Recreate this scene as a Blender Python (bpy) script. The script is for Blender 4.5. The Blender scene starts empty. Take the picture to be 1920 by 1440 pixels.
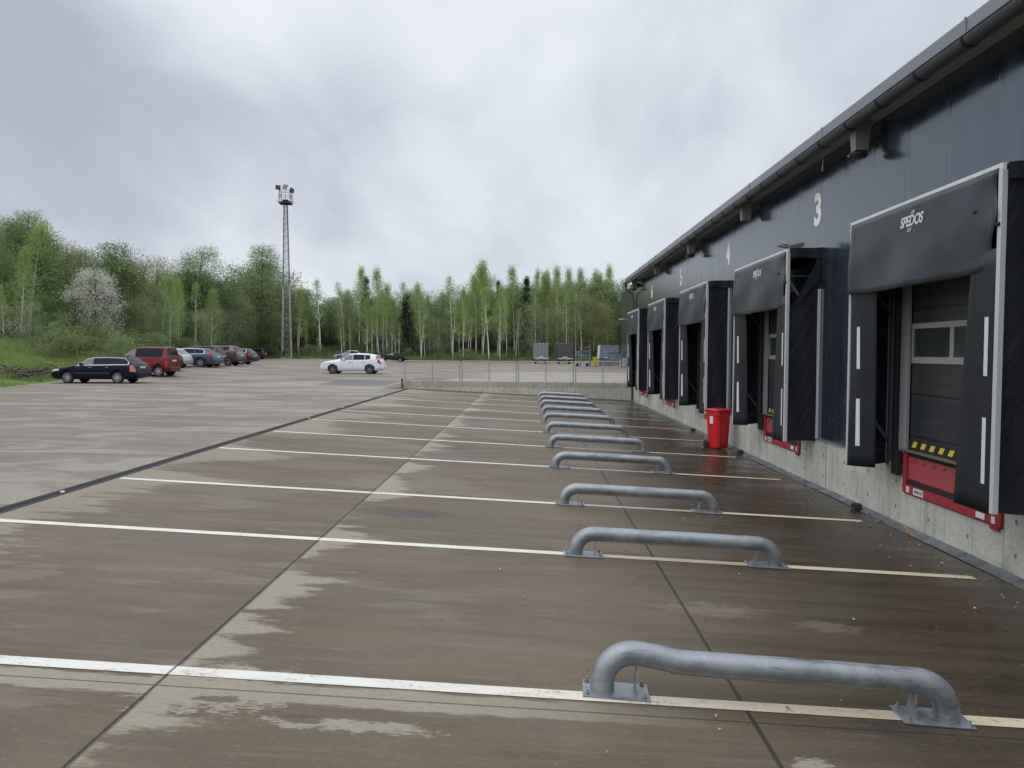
import bpy, math, random
import numpy as np
from mathutils import Vector, Matrix
R = math.radians
random.seed(7)
scene = bpy.context.scene
COL = scene.collection

# ------------------------------------------------------------------ camera
F, CX, CY, VX, VY = 1440.0, 960.0, 720.0, 991.0, 661.0
yc = Vector((VX-CX, CY-VY, -F)).normalized()
zc = Vector((0.004, 1.0, 0.0)); zc.z = (zc.x*yc.x + zc.y*yc.y)/(-yc.z); zc.normalize()
xc = yc.cross(zc).normalized()
rot = Matrix((xc, yc, zc))                      # rows: world axes in camera space = camera axes in world as columns
cam = bpy.data.cameras.new("camera"); cam.sensor_width = 36; cam.lens = 36*F/1920
cam.clip_start = 0.05; cam.clip_end = 4000
co = bpy.data.objects.new("camera", cam); COL.objects.link(co)
co.matrix_world = Matrix.Translation((0, 0, 1.5)) @ rot.to_4x4()
scene.camera = co
EYE = 1.5

# ------------------------------------------------------------------ node helper
class NT:
    def __init__(s, tree): s.t = tree; s.n = tree.nodes; s.l = tree.links
    def new(s, typ, **kw):
        n = s.n.new(typ)
        for k, v in kw.items(): setattr(n, k, v)
        return n
    def put(s, sock, v):
        if isinstance(v, bpy.types.NodeSocket): s.l.new(v, sock)
        elif v is not None: sock.default_value = v
    def m(s, op, a, b=None, c=None, clamp=False):
        n = s.new('ShaderNodeMath', operation=op); n.use_clamp = clamp
        s.put(n.inputs[0], a)
        if b is not None: s.put(n.inputs[1], b)
        if c is not None: s.put(n.inputs[2], c)
        return n.outputs[0]
    def sm(s, x, a, b, lo=0., hi=1.):
        n = s.new('ShaderNodeMapRange', interpolation_type='SMOOTHSTEP')
        s.put(n.inputs[0], x); n.inputs[1].default_value = a; n.inputs[2].default_value = b
        n.inputs[3].default_value = lo; n.inputs[4].default_value = hi
        return n.outputs[0]
    def sep(s, v):
        n = s.new('ShaderNodeSeparateXYZ'); s.put(n.inputs[0], v); return n.outputs
    def comb(s, x, y, z):
        n = s.new('ShaderNodeCombineXYZ'); s.put(n.inputs[0], x); s.put(n.inputs[1], y); s.put(n.inputs[2], z); return n.outputs[0]
    def noise(s, vec, scale, detail=3., rough=.55, dist=0.):
        n = s.new('ShaderNodeTexNoise'); s.put(n.inputs['Vector'], vec)
        n.inputs['Scale'].default_value = scale; n.inputs['Detail'].default_value = detail
        n.inputs['Roughness'].default_value = rough; n.inputs['Distortion'].default_value = dist
        return n.outputs['Fac']
    def vor(s, vec, scale):
        n = s.new('ShaderNodeTexVoronoi'); s.put(n.inputs['Vector'], vec); n.inputs['Scale'].default_value = scale
        return n.outputs['Distance']
    def mix(s, f, a, b, mode='MIX'):
        n = s.new('ShaderNodeMix', data_type='RGBA', blend_type=mode)
        s.put(n.inputs[0], f); s.put(n.inputs[6], c4(a)); s.put(n.inputs[7], c4(b)); return n.outputs[2]
    def scl(s, v, x, y, z):
        n = s.new('ShaderNodeMapping'); s.put(n.inputs[0], v); n.inputs['Scale'].default_value = (x, y, z); return n.outputs[0]
    def bump(s, h, strength=.3, dist=.01, nrm=None):
        n = s.new('ShaderNodeBump'); s.put(n.inputs['Height'], h)
        n.inputs['Strength'].default_value = strength; n.inputs['Distance'].default_value = dist
        if nrm is not None: s.put(n.inputs['Normal'], nrm)
        return n.outputs[0]
    def line(s, c, period, off, w):
        """1 inside a narrow line every period"""
        if period > 500:
            a = s.m('ABSOLUTE', s.m('SUBTRACT', c, off)); return s.sm(a, w*.35, w*.65, 1., 0.)
        a = s.m('ADD', c, -off + period*(int(200/period)+.5))
        a = s.m('MODULO', a, period)
        a = s.m('ABSOLUTE', s.m('SUBTRACT', a, period*.5))
        return s.sm(a, w*.5, w*.5+w*.35, 1., 0.)
def c4(c):
    if isinstance(c, (tuple, list)) and len(c) == 3: return (c[0], c[1], c[2], 1.)
    return c

def newmat(name, col=(.5, .5, .5), rough=.5, metal=0., spec=.5, coat=0.):
    m = bpy.data.materials.new(name); m.use_nodes = True
    nt = NT(m.node_tree); b = m.node_tree.nodes['Principled BSDF']
    b.inputs['Base Color'].default_value = c4(col); b.inputs['Roughness'].default_value = rough
    b.inputs['Metallic'].default_value = metal; b.inputs['Specular IOR Level'].default_value = spec
    b.inputs['Coat Weight'].default_value = coat; b.inputs['Coat Roughness'].default_value = .05
    return m, nt, b
def objcoord(nt): return nt.new('ShaderNodeTexCoord').outputs['Object']
def pos(nt): return nt.new('ShaderNodeNewGeometry').outputs['Position']

# ------------------------------------------------------------------ world: overcast sky
SUN_EL, SUN_ROT = R(45), R(-125)
w = bpy.data.worlds.new("World"); scene.world = w; w.use_nodes = True
nt = NT(w.node_tree); w.node_tree.nodes.clear()
sky = nt.new('ShaderNodeTexSky', sky_type='NISHITA'); sky.sun_disc = False
sky.sun_elevation = SUN_EL; sky.sun_rotation = SUN_ROT; sky.altitude = 300; sky.dust_density = 3
bg1 = nt.new('ShaderNodeBackground'); nt.put(bg1.inputs[0], sky.outputs[0]); bg1.inputs[1].default_value = .1
d = nt.new('ShaderNodeTexCoord').outputs['Generated']
dx, dy, dz = nt.sep(d)
den = nt.m('ADD', nt.m('MAXIMUM', dz, 0.), .55)
pv = nt.comb(nt.m('DIVIDE', dx, den), nt.m('DIVIDE', dy, den), 0.)
big = nt.noise(nt.scl(pv, 1., .8, 1.), 1.9, 4., .5, .4)
sml = nt.noise(nt.scl(pv, 1., .75, 1.), 5.5, 5., .55, .6)
cl = nt.m('ADD', nt.m('MULTIPLY', big, .70), nt.m('MULTIPLY', sml, .31))
# a darker bank of cloud low in the north-west, where the photograph has it
def bank(x0, z0, sx, sz, amt):
    a = nt.m('DIVIDE', nt.m('SUBTRACT', dx, x0), sx); b = nt.m('DIVIDE', nt.m('SUBTRACT', dz, z0), sz)
    r2 = nt.m('ADD', nt.m('MULTIPLY', a, a), nt.m('MULTIPLY', b, b))
    return nt.m('MULTIPLY', nt.sm(r2, 0., 1., 1., 0.), amt)
for k in ((-.55, .27, .24, .22, -.23), (-.25, .25, .22, .13, -.09), (.13, .28, .15, .09, -.06), (-.34, .40, .2, .13, .12), (-.05, .45, .3, .16, .04), (.1, .17, .25, .12, .05), (-.1, .16, .2, .08, -.05)):
    cl = nt.m('ADD', cl, bank(*k))
hz = nt.sm(dz, -.02, .25, -.03, 0.)
cl = nt.m('ADD', cl, hz)
ramp = nt.new('ShaderNodeValToRGB'); nt.put(ramp.inputs[0], cl)
e = ramp.color_ramp.elements
e[0].position = .20; e[0].color = (.36, .40, .465, 1)
e[1].position = .68; e[1].color = (.72, .75, .79, 1)
x = e.new(.34); x.color = (.44, .475, .54, 1)
x = e.new(.50); x.color = (.585, .62, .675, 1)
bg2 = nt.new('ShaderNodeBackground'); nt.put(bg2.inputs[0], ramp.outputs[0])
nt.put(bg2.inputs[1], nt.m('MULTIPLY', 1.29, nt.sm(dz, .42, .95, 1., 2.5)))      # an overcast sky is brightest overhead
mx = nt.new('ShaderNodeMixShader'); mx.inputs[0].default_value = .94
nt.l.new(bg1.outputs[0], mx.inputs[1]); nt.l.new(bg2.outputs[0], mx.inputs[2])
wo = nt.new('ShaderNodeOutputWorld'); nt.l.new(mx.outputs[0], wo.inputs[0])

sun = bpy.data.lights.new("sun", 'SUN'); sun.energy = .7; sun.angle = R(75); sun.color = (1, .97, .93)
so = bpy.data.objects.new("sun", sun); COL.objects.link(so)
sd = Vector((math.sin(SUN_ROT)*math.cos(SUN_EL), math.cos(SUN_ROT)*math.cos(SUN_EL), math.sin(SUN_EL)))
so.rotation_euler = sd.to_track_quat('Z', 'Y').to_euler()
vs = scene.view_settings; vs.view_transform = 'Standard'; vs.look = 'None'; vs.exposure = 0; vs.gamma = 1
scene.cycles.max_bounces = 6; scene.cycles.transparent_max_bounces = 6

# ------------------------------------------------------------------ object helpers
def tag(o, label=None, cat=None, group=None, kind=None):
    if label: o['label'] = label
    if cat: o['category'] = cat
    if group: o['group'] = group
    if kind: o['kind'] = kind
    return o
def empty(name, loc=(0, 0, 0), rz=0., label=None, cat=None, group=None):
    o = bpy.data.objects.new(name, None); COL.objects.link(o)
    o.location = loc; o.rotation_euler = (0, 0, rz); o.empty_display_size = .2
    return tag(o, label, cat, group)
def copy_tree(o, parent=None):
    c = o.copy(); COL.objects.link(c)
    if parent: c.parent = parent
    for ch in list(o.children): copy_tree(ch, c)
    return c

class MB:
    def __init__(s): s.v = []; s.f = []; s.mi = []; s.cur = 0
    def mat(s, i): s.cur = i; return s
    def face(s, ids): s.f.append(ids); s.mi.append(s.cur)
    def poly(s, pts):
        k = len(s.v); s.v += [tuple(p) for p in pts]; s.face(tuple(range(k, k+len(pts)))); return s
    def box(s, x0, x1, y0, y1, z0, z1, M=None):
        k = len(s.v)
        P = [(x, y, z) for z in (z0, z1) for y in (y0, y1) for x in (x0, x1)]
        if M is not None: P = [tuple(M @ Vector(p)) for p in P]
        s.v += P
        for q in ((0, 2, 3, 1), (4, 5, 7, 6), (0, 1, 5, 4), (2, 6, 7, 3), (0, 4, 6, 2), (1, 3, 7, 5)):
            s.face(tuple(k+i for i in q))
        return s
    def bar(s, a, b, w, h=None):
        """square bar between two points"""
        a = Vector(a); b = Vector(b); d = b-a; L = d.length
        q = d.to_track_quat('X', 'Z').to_matrix().to_4x4(); M = Matrix.Translation(a) @ q
        h = h or w
        return s.box(0, L, -w/2, w/2, -h/2, h/2, M)
    def tube(s, pts, rad, n=8, cap=True):
        pts = [Vector(p) for p in pts]
        if not isinstance(rad, (list, tuple)): rad = [rad]*len(pts)
        k0 = len(s.v); up = None
        for i, p in enumerate(pts):
            d = (pts[min(i+1, len(pts)-1)] - pts[max(i-1, 0)]).normalized()
            if up is None: up = Vector((0, 0, 1)) if abs(d.z) < .9 else Vector((1, 0, 0))
            a = d.cross(up).normalized(); b = a.cross(d).normalized(); up = b
            for j in range(n):
                t = 2*math.pi*j/n
                s.v.append(tuple(p + (a*math.cos(t)+b*math.sin(t))*rad[i]))
        for i in range(len(pts)-1):
            for j in range(n):
                a0 = k0+i*n+j; a1 = k0+i*n+(j+1) % n
                s.face((a0, a1, a1+n, a0+n))
        if cap:
            s.face(tuple(k0+j for j in range(n))[::-1]); s.face(tuple(k0+(len(pts)-1)*n+j for j in range(n)))
        return s
    def lathe(s, prof, n=24, M=None, axis='Z'):
        """prof: (r, h) list round an axis"""
        k0 = len(s.v)
        for r, h in prof:
            for j in range(n):
                t = 2*math.pi*j/n; c, q = r*math.cos(t), r*math.sin(t)
                p = (c, q, h) if axis == 'Z' else ((c, h, q) if axis == 'Y' else (h, c, q))
                if M is not None: p = tuple(M @ Vector(p))
                s.v.append(p)
        for i in range(len(prof)-1):
            for j in range(n):
                a0 = k0+i*n+j; a1 = k0+i*n+(j+1) % n
                s.face((a0, a1, a1+n, a0+n))
        s.face(tuple(k0+j for j in range(n))[::-1]); s.face(tuple(k0+(len(prof)-1)*n+j for j in range(n)))
        return s
    def grid(s, fn, nu, nv, flip=False):
        k0 = len(s.v)
        for i in range(nu+1):
            for j in range(nv+1): s.v.append(tuple(fn(i/nu, j/nv)))
        for i in range(nu):
            for j in range(nv):
                a = k0+i*(nv+1)+j
                q = (a, a+nv+1, a+nv+2, a+1)
                s.face(q[::-1] if flip else q)
        return s
    def build(s, name, mats, parent=None, smooth=False, bevel=0., solid=0., loc=None):
        me = bpy.data.meshes.new(name); me.from_pydata(s.v, [], s.f)
        if not isinstance(mats, (list, tuple)): mats = [mats]
        for m in mats: me.materials.append(m)
        if len(mats) > 1: me.polygons.foreach_set('material_index', s.mi)
        if smooth: me.polygons.foreach_set('use_smooth', [True]*len(me.polygons))
        me.update()
        o = bpy.data.objects.new(name, me); COL.objects.link(o)
        if parent: o.parent = parent
        if loc: o.location = loc
        if solid:
            md = o.modifiers.new('solid', 'SOLIDIFY'); md.thickness = solid; md.offset = 0
        if bevel:
            md = o.modifiers.new('bevel', 'BEVEL'); md.width = bevel; md.segments = 2; md.limit_method = 'ANGLE'
        return o
def smooth_angle(o, deg=35):
    me = o.data
    me.polygons.foreach_set('use_smooth', [True]*len(me.polygons))
    try: me.set_sharp_from_angle(angle=R(deg))
    except Exception: pass
    return o

def text_mesh(txt, size, offset=0., shear=0., extrude=.003, align='CENTER', space=1., resolution=6):
    cu = bpy.data.curves.new('txt', 'FONT'); cu.body = txt; cu.size = size; cu.offset = offset; cu.shear = shear
    cu.extrude = extrude; cu.align_x = align; cu.align_y = 'CENTER'; cu.space_character = space; cu.resolution_u = resolution
    o = bpy.data.objects.new('txt', cu); COL.objects.link(o)
    bpy.context.view_layer.update()
    dg = bpy.context.evaluated_depsgraph_get()
    me = bpy.data.meshes.new_from_object(o.evaluated_get(dg))
    V = [tuple(v.co) for v in me.vertices]; Fc = [tuple(p.vertices) for p in me.polygons]
    bpy.data.objects.remove(o); bpy.data.curves.remove(cu); bpy.data.meshes.remove(me)
    return V, Fc
def add_text(mb, txt, size, place, sx=1., sy=1., **kw):
    V, Fc = text_mesh(txt, size, **kw)
    k = len(mb.v)
    mb.v += [tuple(place(v[0]*sx, v[1]*sy, v[2])) for v in V]
    for f in Fc: mb.face(tuple(k+i for i in f))

def sms(t):
    t = max(0., min(1., t)); return t*t*(3-2*t)
def interp(x, pts):
    if x <= pts[0][0]: return pts[0][1]
    for (a, va), (b, vb) in zip(pts, pts[1:]):
        if x <= b: return va + (vb-va)*(x-a)/(b-a)
    return pts[-1][1]
def PX(px, y, py=640.):                          # world X of a photograph column at distance y
    d = rot @ Vector(((px-CX)/F, -(py-CY)/F, -1)); return d.x/d.y*y
def PZ(py, y, px=991.):
    d = rot @ Vector(((px-CX)/F, -(py-CY)/F, -1)); return EYE + d.z/d.y*y

# ------------------------------------------------------------------ terrain
SL = .05
def yard_z(x): return EYE - 2.23 - SL*x
EDGE = [(-15, -24.5), (30, -24.2), (36, -24.8), (42, -26.4), (50, -28.), (60, -29.6), (72, -31.5), (90, -37.), (112, -47.), (127, -49.)]
def xe(y): return interp(y, EDGE)
YB = 127.
def vnoise(x, y):
    return (math.sin(x*.37+1.3*math.sin(y*.21))+math.sin(y*.43+1.1*math.sin(x*.29+2)))*.5
def zt(x, y):
    A = -.41 + .012*min(14., max(0., -6.42-x))
    Lz = -.08 + .38*sms((-19-x)/6)
    t = sms((y-41)/14)
    if x > -8.2 and y > 39.95: t = max(t, sms((x+8.2)/1.5)*sms((y-39.95)/.25))
    z = A*(1-t)+Lz*t
    d = max(xe(y)-x, y-YB, 0.)
    if d > 0:
        z += .15*min(d, 26)+.05*max(0, min(d, 70)-26) + .22*min(1, d/5)*vnoise(x, y)
    return z
# ------------------------------------------------------------------ ground materials
def concrete_ground(name, yard=True):
    m, nt, b = newmat(name)
    P = pos(nt); x, y, z = nt.sep(P)
    st = nt.noise(nt.scl(P, .30, 2.6, 0), 1.6, 6., .6)             # broom streaks across the yard
    st2 = nt.noise(nt.scl(P, .55, 7., 0), 2.2, 4., .6)
    blo = nt.noise(P, .32, 4., .55)
    fine = nt.noise(P, 28., 3., .7)
    rag = nt.noise(nt.scl(P, .8, 3.4, 0), 1.35, 8., .72)            # ragged edges of drying patches
    rag2 = nt.noise(nt.scl(P, .16, .5, 0), 1., 3., .5)
    ragf = nt.noise(nt.scl(P, 2.2, 8., 0), 1.4, 8., .75)
    base = nt.mix(nt.sm(blo, .35, .65), (.130, .104, .074), (.175, .143, .107))
    base = nt.mix(nt.sm(st, .35, .68, 0, .38), base, (.092, .068, .045))
    base = nt.mix(nt.sm(st2, .5, .75, 0, .35), base, (.24, .21, .175))
    hue = nt.noise(nt.scl(P, .35, .8, 0), 1.1, 6., .65)
    base = nt.mix(nt.sm(hue, .5, .66, 0, .5), base, (.195, .145, .112))
    base = nt.mix(nt.sm(hue, .44, .32, 0, .5), base, (.125, .118, .10))
    if yard:
        side = nt.sm(nt.m('ADD', x, nt.m('MULTIPLY', nt.m('SUBTRACT', rag2, .5), 3.)), 0.2, 4.6)
        base = nt.mix(nt.m('MULTIPLY', side, .85), base, (.022, .017, .009))
        base = nt.mix(nt.m('MULTIPLY', nt.sm(st, .4, .62, 0, .6), side), base, (.02, .013, .006))
        # drying band right of the first long joint, and right of the drain
        wv = nt.m('MULTIPLY', nt.sm(nt.noise(nt.scl(P, 0, 1, 0), .55, 2., .5), .3, .7), .85)
        dj = nt.m('SUBTRACT', x, -2.33)
        a = nt.m('SUBTRACT', nt.m('ADD', nt.m('ADD', wv, nt.m('MULTIPLY', nt.m('SUBTRACT', ragf, .5), .55)), nt.m('MULTIPLY', nt.m('SUBTRACT', rag, .5), 1.9)), dj)
        dry1 = nt.m('MULTIPLY', nt.sm(a, .1, .34), nt.sm(dj, 0., .01))
        wd = nt.m('MULTIPLY', nt.sm(nt.noise(nt.scl(P, 0, 1, 0), .33, 2., .5), .3, .7), 2.4)
        dd = nt.m('SUBTRACT', x, -6.25)
        a2 = nt.m('SUBTRACT', nt.m('ADD', wd, nt.m('MULTIPLY', nt.m('SUBTRACT', rag, .5), 4.)), dd)
        dry2 = nt.m('MULTIPLY', nt.sm(a2, .15, .6), .7)
        dp = nt.m('MULTIPLY', nt.sm(nt.m('ADD', nt.m('MULTIPLY', nt.noise(nt.scl(P, .3, .55, 0), 1., 3.), .6), nt.m('MULTIPLY', rag, .4)), .535, .56), nt.sm(x, 0., -1.))
        dry2 = nt.m('MAXIMUM', dry2, nt.m('MULTIPLY', dp, .22))
        dry = nt.m('MAXIMUM', dry1, dry2)
        # drying fringe along the cross joint by the first line
        jj = nt.m('ABSOLUTE', nt.m('SUBTRACT', y, 4.73))
        a3 = nt.m('SUBTRACT', nt.m('ADD', nt.m('MULTIPLY', rag, .12), nt.m('MULTIPLY', ragf, .16)), jj)
        dry = nt.m('MAXIMUM', dry, nt.m('MULTIPLY', nt.sm(a3, 0., .04), nt.sm(x, 1.5, -.5)))
        ragb = nt.m('ADD', nt.m('MULTIPLY', nt.noise(nt.scl(P, 4., 9., 0), 1.2, 8., .7), .6), nt.m('MULTIPLY', nt.noise(nt.scl(P, 12., 60., 0), 1., 4., .6), .4))
        def blob(cx, cy, rx, ry, amp=1.2):
            u = nt.m('DIVIDE', nt.m('SUBTRACT', x, cx), rx); v = nt.m('DIVIDE', nt.m('SUBTRACT', y, cy), ry)
            r = nt.m('ADD', nt.m('MULTIPLY', u, u), nt.m('MULTIPLY', v, v))
            return nt.sm(nt.m('ADD', r, nt.m('MULTIPLY', nt.m('SUBTRACT', ragb, .5), amp*6.5)), .45, .95, 1., 0.)
        for k in ((-1.05, 4.37, .55, .085), (1.62, 4.22, .13, .12), (-1.95, 4.75, .5, .38), (2.6, 6.6, .3, .14), (1.65, 6.9, .5, .2)):
            f = blob(*k)
            if k[0] > 1.65 or k[1] > 6.8: f = nt.m('MULTIPLY', f, .3)
            dry = nt.m('MAXIMUM', dry, f)
        dark = None
        for k in ((-1.62, 10.15, .62, .30), (-1.75, 17., .5, .3), (4.05, 19., .6, .35), (2.3, 4.75, .25, .13), (-1.33, 4.42, .14, .06), (-1.9, 4.6, .15, .05), (4.2, 31., .6, .8), (1.3, 31., .5, .5), (2.1, 34.5, .7, .5)):
            f = blob(*k); dark = f if dark is None else nt.m('MAXIMUM', dark, f)
        base = nt.mix(nt.m('MULTIPLY', dry, .85), base, nt.mix(fine, (.31, .29, .245), (.44, .42, .37)))
        base = nt.mix(nt.m('MULTIPLY', dark, .7), base, (.045, .047, .052))
        # orange-brown run-off tone
        jl = nt.m('MAXIMUM', nt.line(x, 1000., -2.35, .022), nt.line(x, 1000., 1.42, .03))
        jl = nt.m('MAXIMUM', jl, nt.m('MULTIPLY', nt.line(y, 4.55, .18, .012), .8))
    else:
        # tarmac and gravel on the outer lot, concrete apron by the drain and behind the railing
        bx = nt.m('ADD', y, nt.m('MULTIPLY', nt.m('SUBTRACT', rag, .5), .8))
        lim = nt.m('ADD', nt.m('MULTIPLY', nt.sm(x, -26., -8.), 11.), 36.)
        tar = nt.m('SUBTRACT', bx, lim)
        tarm = nt.m('MULTIPLY', nt.sm(tar, 0, .25), nt.sm(nt.m('ADD', x, nt.m('MULTIPLY', rag2, 5)), 0.5, -1.2))
        tarm = nt.m('MAXIMUM', tarm, nt.sm(y, 62., 66.))
        grav = nt.noise(P, 9., 4., .8)
        tcol = nt.mix(nt.sm(nt.noise(nt.scl(P, .2, .4, 0), 1., 6., .65), .38, .62), (.15, .122, .10), (.26, .225, .195))
        tcol = nt.mix(nt.sm(grav, .45, .7, 0, .35), tcol, (.34, .31, .28))
        tcol = nt.mix(nt.sm(nt.noise(nt.scl(P, .2, 1.2, 0), .8, 5., .65), .55, .62, 0, .5), tcol, (.32, .3, .27))
        st3 = nt.noise(nt.scl(P, .28, .62, 0), 1.0, 8., .66, .5)
        apr = nt.mix(nt.m('MULTIPLY', nt.sm(st, .3, .7), .5), (.215, .185, .155), (.16, .135, .11))
        apr = nt.mix(nt.sm(st3, .47, .56, 0, .6), apr, (.33, .31, .28))
        apr = nt.mix(nt.sm(nt.noise(nt.scl(P, .2, .9, 0), .7, 6., .6), .52, .62, 0, .55), apr, (.13, .108, .088))
        far = nt.sm(y, 40., 41.)
        apr = nt.mix(nt.m('MULTIPLY', far, .6), apr, (.33, .315, .285))
        base = nt.mix(tarm, apr, tcol)
        # newer dark tarmac strip by the wall end
        pb = nt.m('MULTIPLY', nt.m('MULTIPLY', nt.sm(x, -12.2, -11.4), nt.sm(x, -4.2, -5.0)), nt.m('MULTIPLY', nt.sm(bx, 41.7, 42.0), nt.sm(bx, 47.6, 47.0)))
        base = nt.mix(nt.m('MULTIPLY', pb, .85), base, (.095, .105, .115))
        jl = nt.m('MULTIPLY', nt.m('MAXIMUM', nt.line(x, 3.9, -6.3, .03), nt.line(y, 4.55, .18, .03)), nt.m('SUBTRACT', 1., tarm))
        jl = nt.m('MULTIPLY', jl, .55)
        # faint tyre arcs
        for (cx, cy, rr_) in ((-30., 8., 17.5), (-30., 8., 19.2), (-14., 52., 21.), (-14., 52., 22.6), (-3., 12., 14.), (-3., 12., 15.7), (-18., 90., 30.), (-18., 90., 31.8)):
            u = nt.m('SUBTRACT', x, cx); v = nt.m('SUBTRACT', y, cy)
            r_ = nt.m('SQRT', nt.m('ADD', nt.m('MULTIPLY', u, u), nt.m('MULTIPLY', v, v)))
            tk = nt.m('MULTIPLY', nt.sm(nt.m('ABSOLUTE', nt.m('SUBTRACT', r_, rr_)), .06, .22, 1., 0.), nt.sm(rag2, .42, .6))
            base = nt.mix(nt.m('MULTIPLY', tk, .4), base, (.07, .062, .055))
        side = nt.m('MULTIPLY', nt.sm(rag2, .45, .6), .2); dry = nt.m('MULTIPLY', tarm, .6)
        dark = nt.m('MULTIPLY', pb, .2)
    base = nt.mix(nt.sm(fine, .3, .7, .0, .28), base, (.09, .08, .07))
    # pits and specks
    sp = nt.vor(P, 7.); spm = nt.m('MULTIPLY', nt.sm(sp, .035, .05, 1., 0.), nt.sm(nt.noise(P, 3., 1.), .55, .6))
    base = nt.mix(nt.m('MULTIPLY', spm, .85), base, (.02, .018, .015))
    sq = nt.vor(nt.m('ADD', 0, 0) if False else nt.scl(P, 1.1, .9, 0), 5.3)
    if yard:
        spl = nt.m('MULTIPLY', nt.sm(sq, .03, .045, 1., 0.), nt.sm(nt.noise(P, 2.3, 1.), .5, .56))
        base = nt.mix(nt.m('MULTIPLY', spl, nt.m('MULTIPLY', side, .8)), base, (.42, .4, .34))
        gr = nt.noise(nt.scl(P, 9., 26., 0), 1.6, 4., .75)
        base = nt.mix(nt.sm(gr, .56, .70, 0, .28), base, (.36, .33, .27))
        base = nt.mix(nt.sm(gr, .42, .32, 0, .35), base, (.06, .048, .036))
    base = nt.mix(1., base, (.84, .79, .70) if yard else (.95, .91, .85), 'MULTIPLY')
    base = nt.mix(nt.m('MULTIPLY', jl, .85), base, (.018, .016, .013))
    nt.put(b.inputs['Base Color'], base)
    wet = nt.m('SUBTRACT', 1., dry)
    puddle = nt.sm(nt.noise(nt.scl(P, .35, 1.5, 0), .9, 4., .55), .42, .62)
    r0 = nt.m('SUBTRACT', nt.m('SUBTRACT', .60, nt.m('MULTIPLY', side, nt.m('MULTIPLY', wet, .28))), nt.m('MULTIPLY', nt.m('MULTIPLY', puddle, wet), .14))
    r0 = nt.m('ADD', nt.m('MULTIPLY', nt.m('SUBTRACT', 1., side), .03), r0)
    nt.put(b.inputs['Roughness'], r0)
    b.inputs['Specular IOR Level'].default_value = .24
    h = nt.m('ADD', nt.m('MULTIPLY', fine, .35), nt.m('MULTIPLY', nt.noise(nt.scl(P, 3., 40., 0), 1., 2.), .4))
    h = nt.m('SUBTRACT', h, nt.m('MULTIPLY', jl, 2.))
    nt.put(b.inputs['Normal'], nt.bump(h, .18, .005))
    return m
M_yard = concrete_ground('wet_concrete', True)
M_lot = concrete_ground('lot_surface', False)

m, nt, b = newmat('white_paint', (.6, .57, .49), .55)
P = pos(nt); x, y, z = nt.sep(P)
n1 = nt.noise(nt.scl(P, 1., 3., 0), 3., 5., .7); n2 = nt.noise(P, 34., 3., .7)
c = nt.mix(nt.sm(n1, .4, .7, 0, .5), (.64, .62, .56), (.5, .475, .41))
c = nt.mix(nt.m('MULTIPLY', nt.sm(x, -1., 2.5), .75), c, (.52, .41, .25))
c = nt.mix(nt.m('MULTIPLY', nt.sm(nt.m('ADD', nt.m('MULTIPLY', n2, .5), nt.m('MULTIPLY', n1, .5)), .53, .62), .55), c, (.2, .165, .12))
c = nt.mix(nt.m('MULTIPLY', nt.line(x, 1000., -2.35, .02), .8), c, (.05, .04, .03))
nt.put(b.inputs['Base Color'], c); M_paint = m

m, nt, b = newmat('grass_ground', (.1, .12, .05), .9)
P = pos(nt); g = nt.noise(P, 1.2, 5., .65); g2 = nt.noise(P, .25, 3.)
x, y, z = nt.sep(P)
c = nt.mix(nt.sm(g, .35, .65), (.12, .165, .055), (.19, .25, .085))
br = nt.sm(nt.m('ADD', nt.m('MULTIPLY', nt.m('SUBTRACT', g2, .5), 3.), nt.m('MULTIPLY', z, .8)), .4, 1.2)
c = nt.mix(br, c, nt.mix(g, (.03, .026, .016), (.07, .06, .035)))
nt.put(b.inputs['Base Color'], c); nt.put(b.inputs['Normal'], nt.bump(g, .8, .2)); M_verge = m

# ------------------------------------------------------------------ ground meshes
mb = MB()
mb.grid(lambda u, v: (-6.22+(5.50+6.22)*v, -14+53.9*u, yard_z(-6.22+(5.50+6.22)*v)), 40, 8, True)
tag(mb.build('dock_yard', M_yard), kind='structure')
ys = [-14+2*i for i in range(27)] + [39.2, 40.0]
mb = MB()
for ya, yb_ in zip(ys, ys[1:]):
    k = len(mb.v); n = 22
    for yy in (ya, yb_):
        for i in range(n+1):
            X = xe(yy) + (-6.42-xe(yy))*i/n; mb.v.append((X, yy, zt(X, min(yy, 39.9))))
    for i in range(n): mb.face((k+i, k+i+1, k+n+2+i, k+n+1+i))
ys = [40.0+.12*i for i in range(6)]+[41+1.5*i for i in range(58)]+[YB]
xsr = [-20, -18, -16, -14, -12, -10.5, -9.5, -8.6, -8.2, -7.9, -7.6, -7.3, -7., -6.7, -6.42, -4, 0, 5, 10, 20, 40, 80]
for ya, yb_ in zip(ys, ys[1:]):
    k = len(mb.v); n = 12
    for yy in (ya, yb_):
        row = [xe(yy)+(-20-xe(yy))*i/n for i in range(n)] + xsr
        for X in row: mb.v.append((X, yy, zt(X, yy)))
    n = len(row)-1
    for i in range(n): mb.face((k+i, k+i+1, k+n+2+i, k+n+1+i))
tag(mb.build('parking_lot', M_lot, smooth=True), kind='structure')
mb = MB()
def vg(u, v):
    y = -14+(YB+14)*u; X = xe(y)-110*v**1.7; return (X, y, zt(X, y))
mb.grid(vg, 90, 60, False)
mb.grid(lambda u, v: (-160+260*v, YB+110*u**1.5, zt(-160+260*v, YB+110*u**1.5)), 50, 130, True)
tag(mb.build('grass_verge', M_verge, smooth=True), kind='structure')
mb = MB(); mb.poly([(-1500, -1500, -1.6), (1500, -1500, -1.6), (1500, 1500, -1.6), (-1500, 1500, -1.6)])
tag(mb.build('ground', M_verge), kind='structure')

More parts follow.
